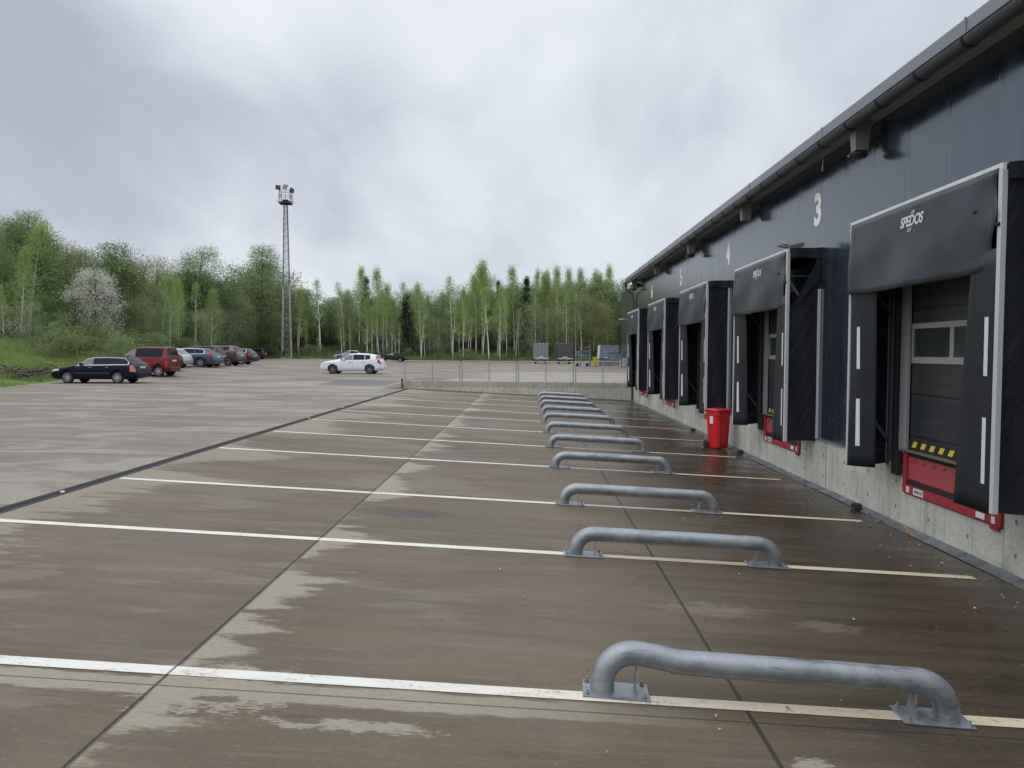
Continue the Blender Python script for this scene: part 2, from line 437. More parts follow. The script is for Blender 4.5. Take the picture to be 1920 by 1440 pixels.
GY = [4.95, 8.53, 11.4, 15.1, 18.35, 21.7, 25.05, 28.3, 31.75, 35.0, 38.3]
mb = MB()
for yy in GY:
    n = 14; xl = -6.15; xr = 4.95
    mb.grid(lambda u, v: (xl+(xr-xl)*u, yy-.065+.13*v, yard_z(xl+(xr-xl)*u)+.004), n, 1, True)
tag(mb.build('bay_markings', M_paint), kind='structure')

# drain along the top of the slope
m, nt, b = newmat('drain_iron', (.06, .062, .065), .9, 0., .1)
P = pos(nt); x, y, z = nt.sep(P)
sl = nt.m('MULTIPLY', nt.line(y, .035, 0., .016), nt.m('SUBTRACT', 1., nt.line(x, .2, -6.42, .05)))
nt.put(b.inputs['Base Color'], nt.mix(sl, (.06, .062, .066), (.008, .008, .008)))
M_drain = m
M_plastic_w, _, _ = newmat('white_plastic', (.7, .7, .68), .4)
dr = MB(); dr.box(-6.44, -6.20, -14, 39.7, -.7, yard_z(-6.2)+.006)
d0 = dr.build('drain_channel', M_drain)
tag(d0, 'long dark slotted drain along the upper edge of the wet dock yard', 'drain')
for yy in (10.2, 21.9, 26., 33.):
    mb = MB(); mb.lathe([(.03, 0), (.03, .012), (.02, .018)], 12, Matrix.Translation((-6.3, yy, yard_z(-6.2)+.004)))
    mb.build('drain_cap', M_plastic_w, d0)

# ------------------------------------------------------------------ building
m, nt, b = newmat('dark_cladding', (.03, .036, .045), .2, 0., .75)
P = pos(nt); x, y, z = nt.sep(P)
rib = nt.m('SINE', nt.m('MULTIPLY', y, 2*math.pi/.052))
jn = nt.line(y, 1.1, .4, .022)
jn2 = nt.line(y, 1.1, .37, .05)
drt = nt.noise(nt.scl(P, 1., 2.2, .35), 1.3, 5., .65)
run = nt.noise(nt.scl(P, 1., 9., .3), 1.2, 4., .7)
c = nt.mix(nt.sm(drt, .4, .7), (.017, .025, .036), (.028, .038, .052))
c = nt.mix(nt.sm(run, .62, .72, 0, .35), c, (.09, .1, .105))
c = nt.mix(jn, c, (.008, .009, .01))
sc = nt.m('MULTIPLY', nt.sm(nt.vor(nt.scl(P, 1, 3., 1.2), 1.3), .045, .06, 1., 0.), nt.sm(z, 2.6, 1.6))
c = nt.mix(nt.m('MULTIPLY', sc, .5), c, (.25, .26, .27))
nt.put(b.inputs['Base Color'], c)
nt.put(b.inputs['Roughness'], nt.sm(drt, .3, .7, .13, .2))
nrm = nt.bump(nt.m('SUBTRACT', nt.m('MULTIPLY', rib, .2), nt.m('MULTIPLY', jn2, 2.)), .10, .006)
nrm = nt.bump(nt.noise(nt.scl(P, 1, .7, .5), 1., 2.), .05, .06, nrm)
nt.put(b.inputs['Normal'], nrm)
b.inputs['IOR'].default_value = 2.05; b.inputs['Specular Tint'].default_value = (.86, .94, 1., 1)
M_clad = m

def wall_concrete(name, c1, c2, vert, hz_, tie):
    m, nt, b = newmat(name, rough=.85)
    P = pos(nt); x, y, z = nt.sep(P)
    n = nt.noise(P, 1.1, 5., .6); f = nt.noise(P, 22., 4., .7)
    run = nt.noise(nt.scl(P, 3.2, 3.2, .35), 1., 5., .7)
    c = nt.mix(nt.sm(n, .3, .7), c1, c2)
    c = nt.mix(nt.sm(f, .35, .7, 0, .35), c, (.2, .2, .18))
    c = nt.mix(nt.sm(run, .56, .74, 0, .55), c, (.13, .13, .11))
    nt.put(b.inputs['Base Color'], c)
    nt.put(b.inputs['Normal'], nt.bump(f, .3, .01))
    return m, nt, b, P, (x, y, z), c
M_plinth, nt, b, P, (x, y, z), c = wall_concrete('plinth_concrete', (.48, .475, .42), (.6, .59, .52), None, None, None)
jn = nt.m('MULTIPLY', nt.line(y, .62, .1, .012), .45)
jb = nt.line(y, 6.56, .9, .02)
blk = nt.noise(nt.comb(0., nt.m('FLOOR', nt.m('DIVIDE', y, .62)), nt.m('FLOOR', nt.m('DIVIDE', nt.m('ADD', z, 5.5), .42))), 7.3, 0.)
c = nt.mix(nt.sm(blk, .3, .7, 0, .28), c, (.27, .27, .245))
c = nt.mix(nt.m('MAXIMUM', jn, jb), c, (.12, .12, .105))
tie = nt.m('MULTIPLY', nt.line(y, .93, .2, .035), nt.line(z, .38, -.36, .04))
c = nt.mix(nt.m('MULTIPLY', tie, .75), c, (.07, .07, .06))
stn = nt.m('MULTIPLY', nt.sm(nt.noise(nt.scl(P, 1, 1.1, .5), 1.7, 6., .7), .52, .66), .5)
c = nt.mix(stn, c, (.2, .195, .165))
lo = nt.sm(nt.m('ADD', z, nt.m('MULTIPLY', nt.noise(nt.scl(P, 1, 2, 1), 1., 4.), .35)), -.72, -.86)
c = nt.mix(nt.m('MULTIPLY', lo, .35), c, (.2, .195, .16))
nt.put(b.inputs['Base Color'], c)
M_retain, nt, b, P, (x, y, z), c = wall_concrete('retaining_concrete', (.46, .44, .36), (.58, .555, .47), None, None, None)
top = nt.sm(nt.m('ADD', z, nt.m('MULTIPLY', nt.noise(nt.scl(P, 3, 1, 1), 1., 3.), .04)), -.28, -.27)
c = nt.mix(nt.m('MULTIPLY', top, .35), c, (.2, .185, .155))
br = nt.m('MULTIPLY', nt.sm(nt.noise(nt.scl(P, 2.2, 1, .3), 1.1, 5., .7), .52, .7), top)
c = nt.mix(nt.m('MULTIPLY', br, .7), c, (.11, .085, .06))
hl = nt.line(z, 1000., -.30, .014)
vl = nt.m('MULTIPLY', nt.line(x, .6, .02, .016), nt.sm(z, -.28, -.29))
vt = nt.m('MULTIPLY', nt.line(x, 1.2, .3, .014), .4)
c = nt.mix(nt.m('MULTIPLY', nt.m('MAXIMUM', hl, nt.m('MAXIMUM', vl, vt)), .6), c, (.09, .085, .075))
base_d = nt.m('SUBTRACT', z, nt.m('SUBTRACT', -.73, nt.m('MULTIPLY', x, .05)))
c = nt.mix(nt.m('MULTIPLY', nt.sm(base_d, .07, .0), .75), c, (.05, .05, .035))
nt.put(b.inputs['Base Color'], c)

M_dark, _, _ = newmat('dark_metal', (.045, .05, .058), .42, .2)
m, nt, b = newmat('gutter_metal', (.07, .078, .09), .38, .35)
P = pos(nt); n = nt.noise(P, 2., 4.); nt.put(b.inputs['Base Color'], nt.mix(n, (.055, .06, .07), (.1, .11, .125))); M_gut = m
M_flash, _, _ = newmat('flashing_metal', (.2, .215, .24), .38, .3)
M_soff, _, _ = newmat('soffit_sheet', (.34, .34, .33), .6)
M_alu, _, _ = newmat('pale_aluminium', (.56, .57, .58), .42, .25)
m, nt, b = newmat('white_rail', (.62, .63, .63), .5)
P = pos(nt); n = nt.noise(P, 9., 4., .7); nt.put(b.inputs['Base Color'], nt.mix(nt.sm(n, .5, .7, 0, .5), (.64, .65, .65), (.38, .38, .37))); M_rail = m
M_white, _, _ = newmat('white_film', (.62, .63, .62), .5)
M_num, _, _ = newmat('number_film', (.9, .91, .92), .8, 0., .2)
M_black, _, _ = newmat('black_rubber', (.012, .012, .013), .65)
M_yellow, _, _ = newmat('yellow_paint', (.62, .5, .05), .5)

YE = 40.15; XW = 5.47; YN = -14.0
bld = empty('warehouse', (XW, 13, -1.0), 0, 'long dark grey warehouse with numbered loading docks along its wet yard', 'warehouse')
def L(mb, name, mat, **kw):
    """build in world coordinates under the warehouse root"""
    o = mb.build(name, mat, bld, **kw); o.matrix_parent_inverse = Matrix.Translation(bld.location).inverted(); return o
def under(o, parent, world_root):
    o.parent = parent; return o
DY = [8.06+6.53*i for i in range(5)]       # near front post of each shelter
# cladding with dock openings left out
mb = MB()
openz = 2.55
prev = YN
DO = [(d+.86, d+3.06) for d in DY]
for a, c_ in DO:
    mb.box(XW, XW+.16, prev, a, -.10, 5.2)
    mb.box(XW, XW+.16, a, c_, openz, 5.2)
    prev = c_
mb.box(XW, XW+.16, prev, YE, -.10, 5.2)
mb.box(XW+.16, 40, YE-.16, YE, -.10, 5.2)
mb.box(XW+.161, 40, YN, YN+.16, -.10, 5.2)
L(mb, 'wall', M_clad)
mb = MB(); prev = YN
for d in DY:
    a, c_ = d+.74, d+3.05
    mb.box(5.42, 5.9, prev, a, -1.3, -.103)
    mb.box(5.42, 5.9, a, c_, -1.3, -.50)
    prev = c_
mb.box(5.42, 5.9, prev, YE+.03, -1.3, -.103)
L(mb, 'plinth', M_plinth, bevel=.008)
mb = MB(); prev = YN
for d in DY:
    mb.box(5.395, XW-.002, prev, d-.02, -.101, -.085); prev = d+3.68
    L(mb, 'plinth_flashing', M_flash); mb = MB()
mb.box(5.395, XW-.002, prev, YE, -.101, -.085)
L(mb, 'plinth_flashing', M_flash)
# roof: sheet rising away from the eaves
mb = MB(); mb.poly([(5.0, YN, 5.33), (34, YN, 8.2), (34, YE+.02, 8.2), (5.0, YE+.02, 5.33)]); mb.poly([(5.0, YN, 5.2), (34, YN, 8.1), (34, YE+.02, 8.1), (5.0, YE+.02, 5.2)])
mb.box(5.1, 34, YE-.14, YE+.016, 5.175, 5.3)
L(mb, 'roof', M_dark)
mb = MB(); yy = 4.75
mb.box(4.975, 4.995, YN, yy-.006, 5.11, 5.335)
while yy < YE:
    e_ = min(yy+4.3, YE+.02); mb.box(4.972 if int(yy) % 2 else 4.976, 4.995, yy+.006, e_-.006, 5.11, 5.335)
    mb.box(4.965, 4.974, yy-.02, yy+.02, 5.13, 5.35); yy += 4.3
L(mb, 'roof_flashing', M_flash)
mb = MB(); mb.box(5.10, XW-.002, YN, YE-.05, 5.15, 5.17)
L(mb, 'soffit', M_soff)
gut = MB(); rg = .108; gx, gz = 5.0, 5.10
def gp(u, v):
    t = math.pi*(1+v); return (gx+rg*math.cos(t), YN+(YE-.1-YN)*u, gz+rg*math.sin(t))
gut.grid(gp, 60, 14)
gut.tube([(gx-rg, YN, gz+.004), (gx-rg, YE-.1, gz+.004)], .012, 8)
k = [(gx+rg*math.cos(math.pi*(1+i/14)), YE-.1, gz+rg*math.sin(math.pi*(1+i/14))) for i in range(15)]
gut.poly(k)
g = L(gut, 'gutter', M_gut, solid=.004); smooth_angle(g, 50)
for i in range(50):
    yy = 7.9-1.08*6+1.08*i
    if yy > YE-.3: break
    mb = MB(); q = 12; w_ = .02
    for s_ in range(q):
        t0, t1 = math.pi*(1+s_/q), math.pi*(1+(s_+1)/q)
        r1 = rg+.009
        for (ya, yb_) in ((yy-w_, yy+w_),):
            mb.poly([(gx+r1*math.cos(t0), ya, gz+r1*math.sin(t0)), (gx+r1*math.cos(t1), ya, gz+r1*math.sin(t1)), (gx+r1*math.cos(t1), yb_, gz+r1*math.sin(t1)), (gx+r1*math.cos(t0), yb_, gz+r1*math.sin(t0))])
    o = mb.build('gutter_bracket', M_black, g, solid=.007)
mb = MB()
mb.tube([(gx, YE-.35, gz-.08), (gx, YE-.35, gz-.25), (gx+.03, YE-.35, gz-.36), (gx+.14, YE-.35, gz-.46), (gx+.28, YE-.38, gz-.56), (5.37, YE-.4, gz-.68), (5.385, YE-.4, gz-.9), (5.385, YE-.4, .2), (5.36, YE-.4, -.1), (5.36, YE-.4, -.95)], .05, 12)
mb.tube([(gx, YE-.35, gz-.06), (gx, YE-.35, gz-.22)], [.085, .055], 12)
smooth_angle(L(mb, 'downpipe', M_gut))
# numbers
place = lambda yc_, zc_: (lambda x, y, z: (XW-.004-z, yc_-x, zc_+y))
for txt, yy in (('3', 14.79), ('4', 21.32), ('5', 27.85), ('6', 34.38)):
    mb = MB(); add_text(mb, txt, .80, place(yy, 4.20), sx=.98, offset=.032, extrude=.002)
    L(mb, 'number', M_num)

# docks: door, jamb and hazard strip belong to the building
m, nt, b = newmat('door_panel', (.035, .045, .065), .4)
P = pos(nt); x, y, z = nt.sep(P)
rib = nt.line(z, .15, .05, .012); jn = nt.line(z, .6, .33, .02)
n = nt.noise(nt.scl(P, 1, .6, 2), 2., 4.)
c = nt.mix(nt.sm(z, .85, .9), (.024, .028, .038), (.036, .038, .04)); c = nt.mix(nt.sm(n, .4, .7, 0, .3), c, (.06, .06, .06))
c = nt.mix(nt.m('MAXIMUM', nt.m('MULTIPLY', rib, .4), jn), c, (.01, .012, .015))
nt.put(b.inputs['Base Color'], c); M_door = m
m, nt, b = newmat('dark_glass', (.035, .04, .042), .12, 0., .8); M_pane = m
m, nt, b = newmat('grey_jamb', (.28, .285, .29), .5); M_jamb = m
for i, d in enumerate(DY):
    a, c_ = DO[i]
    mb = MB(); mb.box(XW+.02, XW+.07, a, c_, .22, openz+.02)
    door = L(mb, 'dock_door', M_door)
    def sub(mb, name, mat, par=door, **kw):
        o = mb.build(name, mat, par, **kw); return o
    # window row
    z0, z1 = 1.41, 1.90
    ya = c_-.03; wd = 1.03
    for (u0, u1) in ((ya-wd, ya), (ya-2*wd, ya-wd)):
        mb = MB(); t = .045
        mb.box(XW-.004, XW+.02, u0, u1, z0-.04, z0+.05); mb.box(XW-.004, XW+.02, u0, u1, z1-.045, z1+.03)
        mb.box(XW-.003, XW+.02, u0, u0+t, z0+.05, z1-.045); mb.box(XW-.003, XW+.02, u1-t, u1, z0+.05, z1-.045)
        fr = sub(mb, 'window_frame', M_jamb)
        mb = MB(); mb.box(XW+.008, XW+.012, u0+t, u1-t, z0+.05, z1-.045)
        mb.build('pane', M_pane, door)
    mb = MB(); mb.mat(0).box(XW-.004, XW+.019, a, c_, .15, .27)
    s_ = a+.05
    while s_ < c_-.16:
        mb.mat(1).poly([(XW-.006, s_, .26), (XW-.006, s_+.11, .26), (XW-.006, s_+.11+.06, .175), (XW-.006, s_+.06, .175)]); s_ += .235
    mb.build('hazard_strip', [M_black, M_yellow], door)
    for q0, q1 in ((c_, c_+.2), (a-.2, a)):
        mb = MB(); mb.box(XW-.05, XW+.1, q0, q1, .06, openz-.003); L(mb, 'door_jamb', M_jamb, bevel=.005)
    mb = MB(); mb.box(XW-.05, XW-.003, a-.2, c_+.2, openz, openz+.2); L(mb, 'door_lintel', M_door)

# ------------------------------------------------------------------ dock levellers
m, nt, b = newmat('red_steel', (.34, .02, .028), .45)
P = pos(nt); n = nt.noise(P, 5., 5., .7); f = nt.noise(P, 40., 3.)
c = nt.mix(nt.sm(n, .45, .75, 0, .5), (.33, .022, .03), (.2, .028, .028)); c = nt.mix(nt.sm(n, .66, .72, 0, .5), c, (.12, .08, .06))
nt.put(b.inputs['Base Color'], c); M_red = m
m, nt, b = newmat('worn_lip', (.32, .07, .06), .55)
P = pos(nt); x, y, z = nt.sep(P); n = nt.noise(P, 3., 5., .7)
c = nt.mix(nt.sm(nt.m('ADD', z, nt.m('MULTIPLY', n, .1)), -.23, -.28), (.34, .055, .06), (.15, .115, .095)); nt.put(b.inputs['Base Color'], c); M_lip = m
M_lab, _, _ = newmat('label_white', (.68, .68, .66), .4)
M_labt, _, _ = newmat('label_teal', (.02, .13, .17), .4)
M_lbrk, _, _ = newmat('leveller_plate', (.16, .15, .13), .6, .3)
def logo(mb, size, place, bars=True, sx=1.):
    add_text(mb, 'SPEDOS', size, place, sx=sx, offset=.006*size/.2, shear=.25, extrude=.0015, space=.92)
    if bars:
        h = size; q_ = .02*h
        for r_ in range(3):
            for sg in (1, -1):
                y_ = sg*(.50*h+r_*.085*h); xa = sg*(-.12*h+.10*h*r_); xb = sg*(.50*h-.02*h*r_)+sg*.05*h*r_
                xa, xb = min(xa, xb), max(xa, xb); k = len(mb.v)
                for p in ((xa, y_-q_), (xb, y_-q_), (xb+q_, y_+q_), (xa+q_, y_+q_)): mb.v.append(tuple(place(p[0]*sx, p[1], .001)))
                mb.face((k, k+1, k+2, k+3))
def make_leveller():
    r = empty('dock_leveller', (5.42, 0, -.6))
    def B(mb, name, mat, par=r, **kw):
        o = mb.build(name, mat, par, **kw)
        if par is r: o.location = (-5.42, 0, .6)
        return o
    mb = MB()                                          # local y 0..2.31
    mb.box(5.385, 5.43, 0, 2.31, -.50, -.385)          # bottom beam
    mb.box(5.387, 5.43, .0, .09, -.385, .08); mb.box(5.387, 5.43, 2.22, 2.31, -.385, .08)
    mb.box(5.389, 5.428, .05, .22, -.56, -.50)
    B(mb, 'frame', M_red, bevel=.004)
    mb = MB(); mb.box(5.425, 5.46, .10, 2.21, -.30, .02)
    for j in range(8):
        mb.box(5.41, 5.426, .2+.26*j, .33+.26*j, -.035, -.005)
    B(mb, 'lip', M_lip)
    mb = MB(); mb.box(5.36, 5.60, -.02, 2.33, .09, .108)
    B(mb, 'bridge_plate', M_lbrk, bevel=.003)
    mb = MB(); mb.mat(0).box(5.43, 5.9, .09, 2.22, -.384, -.30)
    B(mb, 'toe_guard', M_black)
    for (a_, c_, h_) in ((2.10, 2.18, .05), (.10, .17, .05), (.30, .48, .045)):
        mb = MB(); mb.box(5.379, 5.384, a_, c_, -.44-h_*.8, -.44+h_*.8); B(mb, 'label', M_lab)
    mb = MB(); mb.mat(0).box(5.379, 5.384, 1.72, 1.98, -.485, -.395)
    mb.mat(1); logo(mb, .062, lambda x, y, z: (5.377-z*.3, 1.85-x, -.44+y), False, 1.05)
    B(mb, 'maker_plate', [M_lab, M_labt])
    return r
def make_bumper():
    mb = MB(); mb.box(-.085, 0, 0, .17, -.27, .09)
    o = mb.build('dock_bumper', M_black, bevel=.012); return o
lev0 = make_leveller(); bmp0 = make_bumper()
names = ['beside the nearest shelter at the right edge', 'at the dock under number 3', 'at the dock under number 4, half behind the red bin', 'at the dock under number 5', 'at the farthest dock under number 6']
for i, d in enumerate(DY):
    r = lev0 if i == 0 else copy_tree(lev0)
    r.location = (5.42, d+.735, -.575)
    tag(r, 'red steel dock leveller ' + names[i], 'dock leveller', 'red dock levellers in the loading bays')
    q = bmp0 if i == 0 else bmp0.copy()
    if i: COL.objects.link(q)
    q.location = (5.40, d+3.09, .02)
    tag(q, 'black rubber bumper block ' + names[i], 'bumper', 'rubber dock bumpers left of the levellers')
# ------------------------------------------------------------------ dock shelters
def fabric(name, col, rough, spec, fold, streak):
    m, nt, b = newmat(name, col, rough, 0., spec)
    O = objcoord(nt)
    n = nt.noise(nt.scl(O, 1, 1.4, 1), 1.5, 4., .6)
    c = nt.mix(nt.sm(n, .35, .7), tuple(v*.85 for v in col), tuple(v*1.2 for v in col))
    if streak:
        s_ = nt.noise(nt.scl(O, 1, 14., 1.3), 1.4, 4., .7); c = nt.mix(nt.sm(s_, .70, .78, 0, .6), c, (.34, .36, .38))
    nt.put(b.inputs['Base Color'], c)
    ox, oy, oz = nt.sep(O)
    if fold:
        v = nt.comb(nt.m('MULTIPLY', nt.m('ADD', nt.m('MULTIPLY', ox, 1.), nt.m('MULTIPLY', oz, -.55)), 2.6), oy, nt.m('MULTIPLY', nt.m('ADD', oz, ox), .35))
        h = nt.noise(v, 1.5, 3., .5, .5)
        nt.put(b.inputs['Normal'], nt.bump(h, .7, .05))
    else:
        nt.put(b.inputs['Normal'], nt.bump(nt.noise(nt.scl(O, 1, .8, 1.6), 1.5, 2., .45, .3), .18, .06))
    return m
M_head = fabric('head_tarpaulin', (.028, .036, .045), .4, .45, False, True)
M_flap = fabric('flap_tarpaulin', (.012, .015, .019), .5, .35, False, True)
M_side = fabric('side_fabric', (.010, .012, .017), .6, .3, True, False)
M_frame, _, _ = newmat('shelter_frame', (.10, .11, .125), .45, .4)
XF = 4.85; SW = 3.66; ZT = 3.46; ZB = -.165; DP = XW-XF
def make_shelter(torn=False, wav=0.):
    r = empty('dock_shelter', (XF, 0, 0))
    def B(mb, name, mat, par=None, **kw): return mb.build(name, mat, par or r, **kw)
    # local: x 0 front .. DP wall, y 0 near .. SW far
    mb = MB(); mb.box(-.02, .025, -.03, SW+.02, ZT-.07, ZT); B(mb, 'top_rail', M_rail, bevel=.004)
    mb = MB(); mb.box(-.02, .04, -.03, .035, ZB, ZT-.07); B(mb, 'corner_post', M_alu, bevel=.004)
    mb = MB(); mb.box(-.02, .03, SW-.03, SW+.02, ZB, ZT-.07); B(mb, 'corner_post', M_alu, bevel=.004)
    zb = ZT-.75 if torn else ZT-.05
    mb = MB(); mb.box(DP-.05, DP-.003, -.045, .03, ZB+.01, zb); B(mb, 'wall_post', M_alu, bevel=.004)
    mb = MB(); mb.box(DP-.05, DP-.003, SW-.03, SW+.04, ZB+.01, zb); B(mb, 'wall_post', M_alu, bevel=.004)
    # cover over the top
    mb = MB()
    def tc(u, v): return (.02+(DP-.02)*u, SW*v, ZT-.012-.02*math.sin(math.pi*u)*abs(math.sin(5*v)))
    mb.grid(tc, 4, 14); B(mb, 'top_cover', M_side, solid=.004)
    # skirt of the cover on the near side
    mb = MB(); mb.grid(lambda u, v: (.03+(DP+.03)*u, -.05-.012*math.sin(9*u), ZT+.006*math.sin(6*u)+.03*u-.17*v-.03*u*v), 8, 3); B(mb, 'cover_skirt', M_flap, solid=.004)
    # side curtains
    for near in (1, 0):
        y0 = -.012 if near else SW
        mb = MB()
        if near and torn:
            # what is left of the torn curtain, its corner hanging folded
            def sc(u, v):
                top = interp(u, [(0, ZT-1.15), (.5, ZT-.88), (1, ZT-.55)])
                return (.03+(DP-.06)*u, y0-.01*math.sin(7*u+5*v), ZB+.02+(top-ZB)*v)
            mb.grid(sc, 14, 24)
        else:
            mb.grid(lambda u, v: (.03+(DP-.06)*u, y0+.018*math.sin(5*u+6*v+wav)*math.sin(math.pi*u), ZB+.02-.03*math.sin(math.pi*u)+(ZT-.05-ZB)*v), 14, 30)
        B(mb, 'side_curtain', M_side, smooth=True)
    if torn:
        mb = MB(); mb.poly([(DP-.06, -.05, ZT-.16), (DP-.03, -.05, ZT-.56), (.02, -.06, ZT-1.22), (.06, -.07, ZT-1.12)]); B(mb, 'torn_corner', M_flap, solid=.004)
    # folding arms inside
    for y0 in (.05, SW-.05):
        for (a_, c_, t_) in ((2.9, 2.1, .05), (.95, .2, .05)):
            mb = MB(); mb.bar((.02, y0, a_), (DP-.04, y0, c_), .03, t_); B(mb, 'folding_arm', M_frame)
        for a_ in (.05, ZT-.5):
            mb = MB(); mb.bar((.02, y0, a_), (DP-.04, y0, a_), .012); B(mb, 'tie_rod', M_frame)
        yy = y0+(.0 if y0 < 1 else -.04)
        mb = MB(); mb.box(DP-.06, DP-.01, yy-.03, yy+.03, ZB, ZT-.1); B(mb, 'inner_post', M_frame)
    # head curtain
    mb = MB(); H = 1.03
    def hc(u, v):
        y = SW*(.005+.985*u); e = max(0, (.12-u)/.12); e2 = max(0, (u-.93)/.07)
        x = -.03-.012*v+.026*v*math.sin(3.2*u*math.pi+wav)+.004*math.sin(17*u+4*v)*v*v+.006*math.sin(9*u-7*v)+.028*e*v+.03*math.sin(2.6*v*math.pi)*e*.9
        y += e*.10*v+.05*e*math.sin(3*v*math.pi)
        return (x-.015*e2*v, y, ZT-.045-(H+.05*u*(1-u)*2-.03*e)*v)
    mb.grid(hc, 44, 14); head = B(mb, 'head_curtain', M_head, smooth=True, solid=.005)
    mb = MB(); 
    def on_head(x, y, z):
        uu = (1.80-x)/SW; p = hc(uu, (.235-y)/H); return (p[0]-.008-z*.5, p[1], p[2])
    logo(mb, .175, on_head, sx=.98); mb.build('logo', M_white, head)
    # side flaps with marker strips
    def flap(near):
        mb = MB()
        if near: fn = lambda u, v: (-.005+.015*math.sin(3*u)*v, .03+(.44+.26*(v**.8))*u, 2.6-(2.6-ZB+.02)*v - .06*u*v*0)
        else: fn = lambda u, v: (-.005+.22*u*u*(.3+.7*v)+.01*math.sin(4*v), SW-.02-(.72-.26*v**.7)*u, 2.6-(2.6-ZB+.02)*v+.03*u*v)
        mb.grid(fn, 8, 16); f = B(mb, 'side_flap', M_flap, smooth=True, solid=.005)
        for (za, zb_) in ((1.90, 1.28), (.84, .14)):
            mb = MB()
            y = .19 if near else SW-.26
            v0 = (2.6-za)/(2.6-ZB); v1 = (2.6-zb_)/(2.6-ZB)
            def pt(vv, side):
                if near:
                    w_ = .44+.26*(vv**.8); u = (y-.03+side*.035)/w_
                else:
                    w_ = .72-.26*vv**.7; u = (.24+side*.038)/w_
                p = fn(u, vv); return (p[0]-.006, p[1], p[2])
            mb.poly([pt(v0, 1), pt(v0, -1), pt(v1, -1), pt(v1, 1)])
            mb.build('marker_strip', M_white, f, solid=.002)
    flap(True); flap(False)
    for (y, z) in ((.42, ZT-.42), (3.58, ZT-.55), (.0, ZT-.62)):
        mb = MB(); mb.lathe([(.018, -.05), (.022, -.04), (.022, -.02), (.01, 0)], 10, Matrix.Translation((-.0, y, z)), axis='X'); B(mb, 'bolt', M_black)
    return r
sh = make_shelter(); sh_t = make_shelter(True)
slab = ['black dock shelter nearest the camera, its side cut by the right edge', 'black dock shelter under number 3 with a torn side curtain', 'black dock shelter under number 4 beside the red bin', 'black dock shelter under number 5', 'smallest and farthest black dock shelter, left of number 6 and under the downpipe']
slab[3] = 'black dock shelter second from the far end, between numbers 5 and 6'
for i, d in enumerate(DY):
    r = sh if i == 0 else (sh_t if i == 1 else copy_tree(sh))
    r.location = (XF, d, 0)
    tag(r, slab[i], 'dock shelter', 'dock shelters along the warehouse wall')

# ------------------------------------------------------------------ lamps under the eaves
M_box, _, _ = newmat('lamp_bracket_paint', (.2, .195, .19), .55)
M_lens, _, _ = newmat('lamp_lens', (.08, .085, .09), .15, 0., .8)
def make_lamp(head):
    r = empty('wall_lamp', (5.3, 0, 5.1))
    mb = MB(); k = len(mb.v)
    def fr(z, w0, w1, d): return [(-w0, -d, z), (w1, -d, z), (w1, d, z), (-w0, d, z)]
    A = fr(-.02, .13, .13, .12); Bv = fr(-.47, .10, .10, .09)
    mb.v += A+Bv
    for i in range(4): mb.face((i, (i+1) % 4, 4+(i+1) % 4, 4+i))
    mb.face((3, 2, 1, 0)); mb.face((4, 5, 6, 7))
    mb.build('bracket_box', M_box, r, bevel=.004)
    if head:
        mb = MB(); mb.lathe([(.03, -.47), (.13, -.50), (.15, -.53), (.13, -.57), (.06, -.58)], 16, Matrix.Translation((-.03, 0, 0)) @ Matrix.Rotation(R(0), 4, 'X'))
        h = mb.build('lamp_head', M_black, r); smooth_angle(h)
        mb = MB(); mb.lathe([(.10, -.575), (.08, -.59), (.03, -.6)], 16, Matrix.Translation((-.03, 0, 0))); smooth_angle(mb.build('lens', M_lens, r))
        mb = MB(); mb.bar((-.2, -.05, -.56), (-.10, .02, -.52), .015, .02); mb.build('wing_bracket', M_alu, r)
    return r
la, lb = make_lamp(True), make_lamp(False); ua = ub = False
ll = ['box bracket with a dark round lamp under the eaves, nearest the camera', 'plain box bracket under the eaves up left of number 3', 'box bracket with a dark lamp under the eaves up left of number 4', 'plain box bracket under the eaves above number 5', 'box bracket with lamp at the far end of the eaves by the downpipe']
for i, yy in enumerate((12.4, 18.8, 25., 31.5, 38.3)):
    if i % 2 == 0: r = copy_tree(la) if ua else la; ua = True
    else: r = copy_tree(lb) if ub else lb; ub = True
    r.location = (5.22, yy, 5.17)
    tag(r, ll[i], 'wall lamp', 'lamps and brackets under the eaves')
mb = MB(); mb.tube([(5.25, 14.0, 5.155), (5.245, 14.0, 5.0), (5.25, 14.01, 4.88), (5.235, 14.0, 4.80), (5.25, 14.01, 4.77)], [.004, .005, .008, .016, .012], 6)
tag(mb.build('cable', M_alu), 'short pale loose cable hanging under the eaves between two brackets', 'cable')
# insulated conduit cluster at the far corner
mb = MB()
for k in range(3): mb.bar((5.1, YE-.9-.3*k, 4.93-.05*k), (5.44, YE-.7-.3*k, 4.95-.05*k), .05, .05)
mb.box(5.36, 5.46, YE-1.5, YE-.4, 4.80, 5.0)
tag(mb.build('floodlight', M_dark), 'dark floodlight on arms at the far upper corner above the downpipe', 'floodlight')

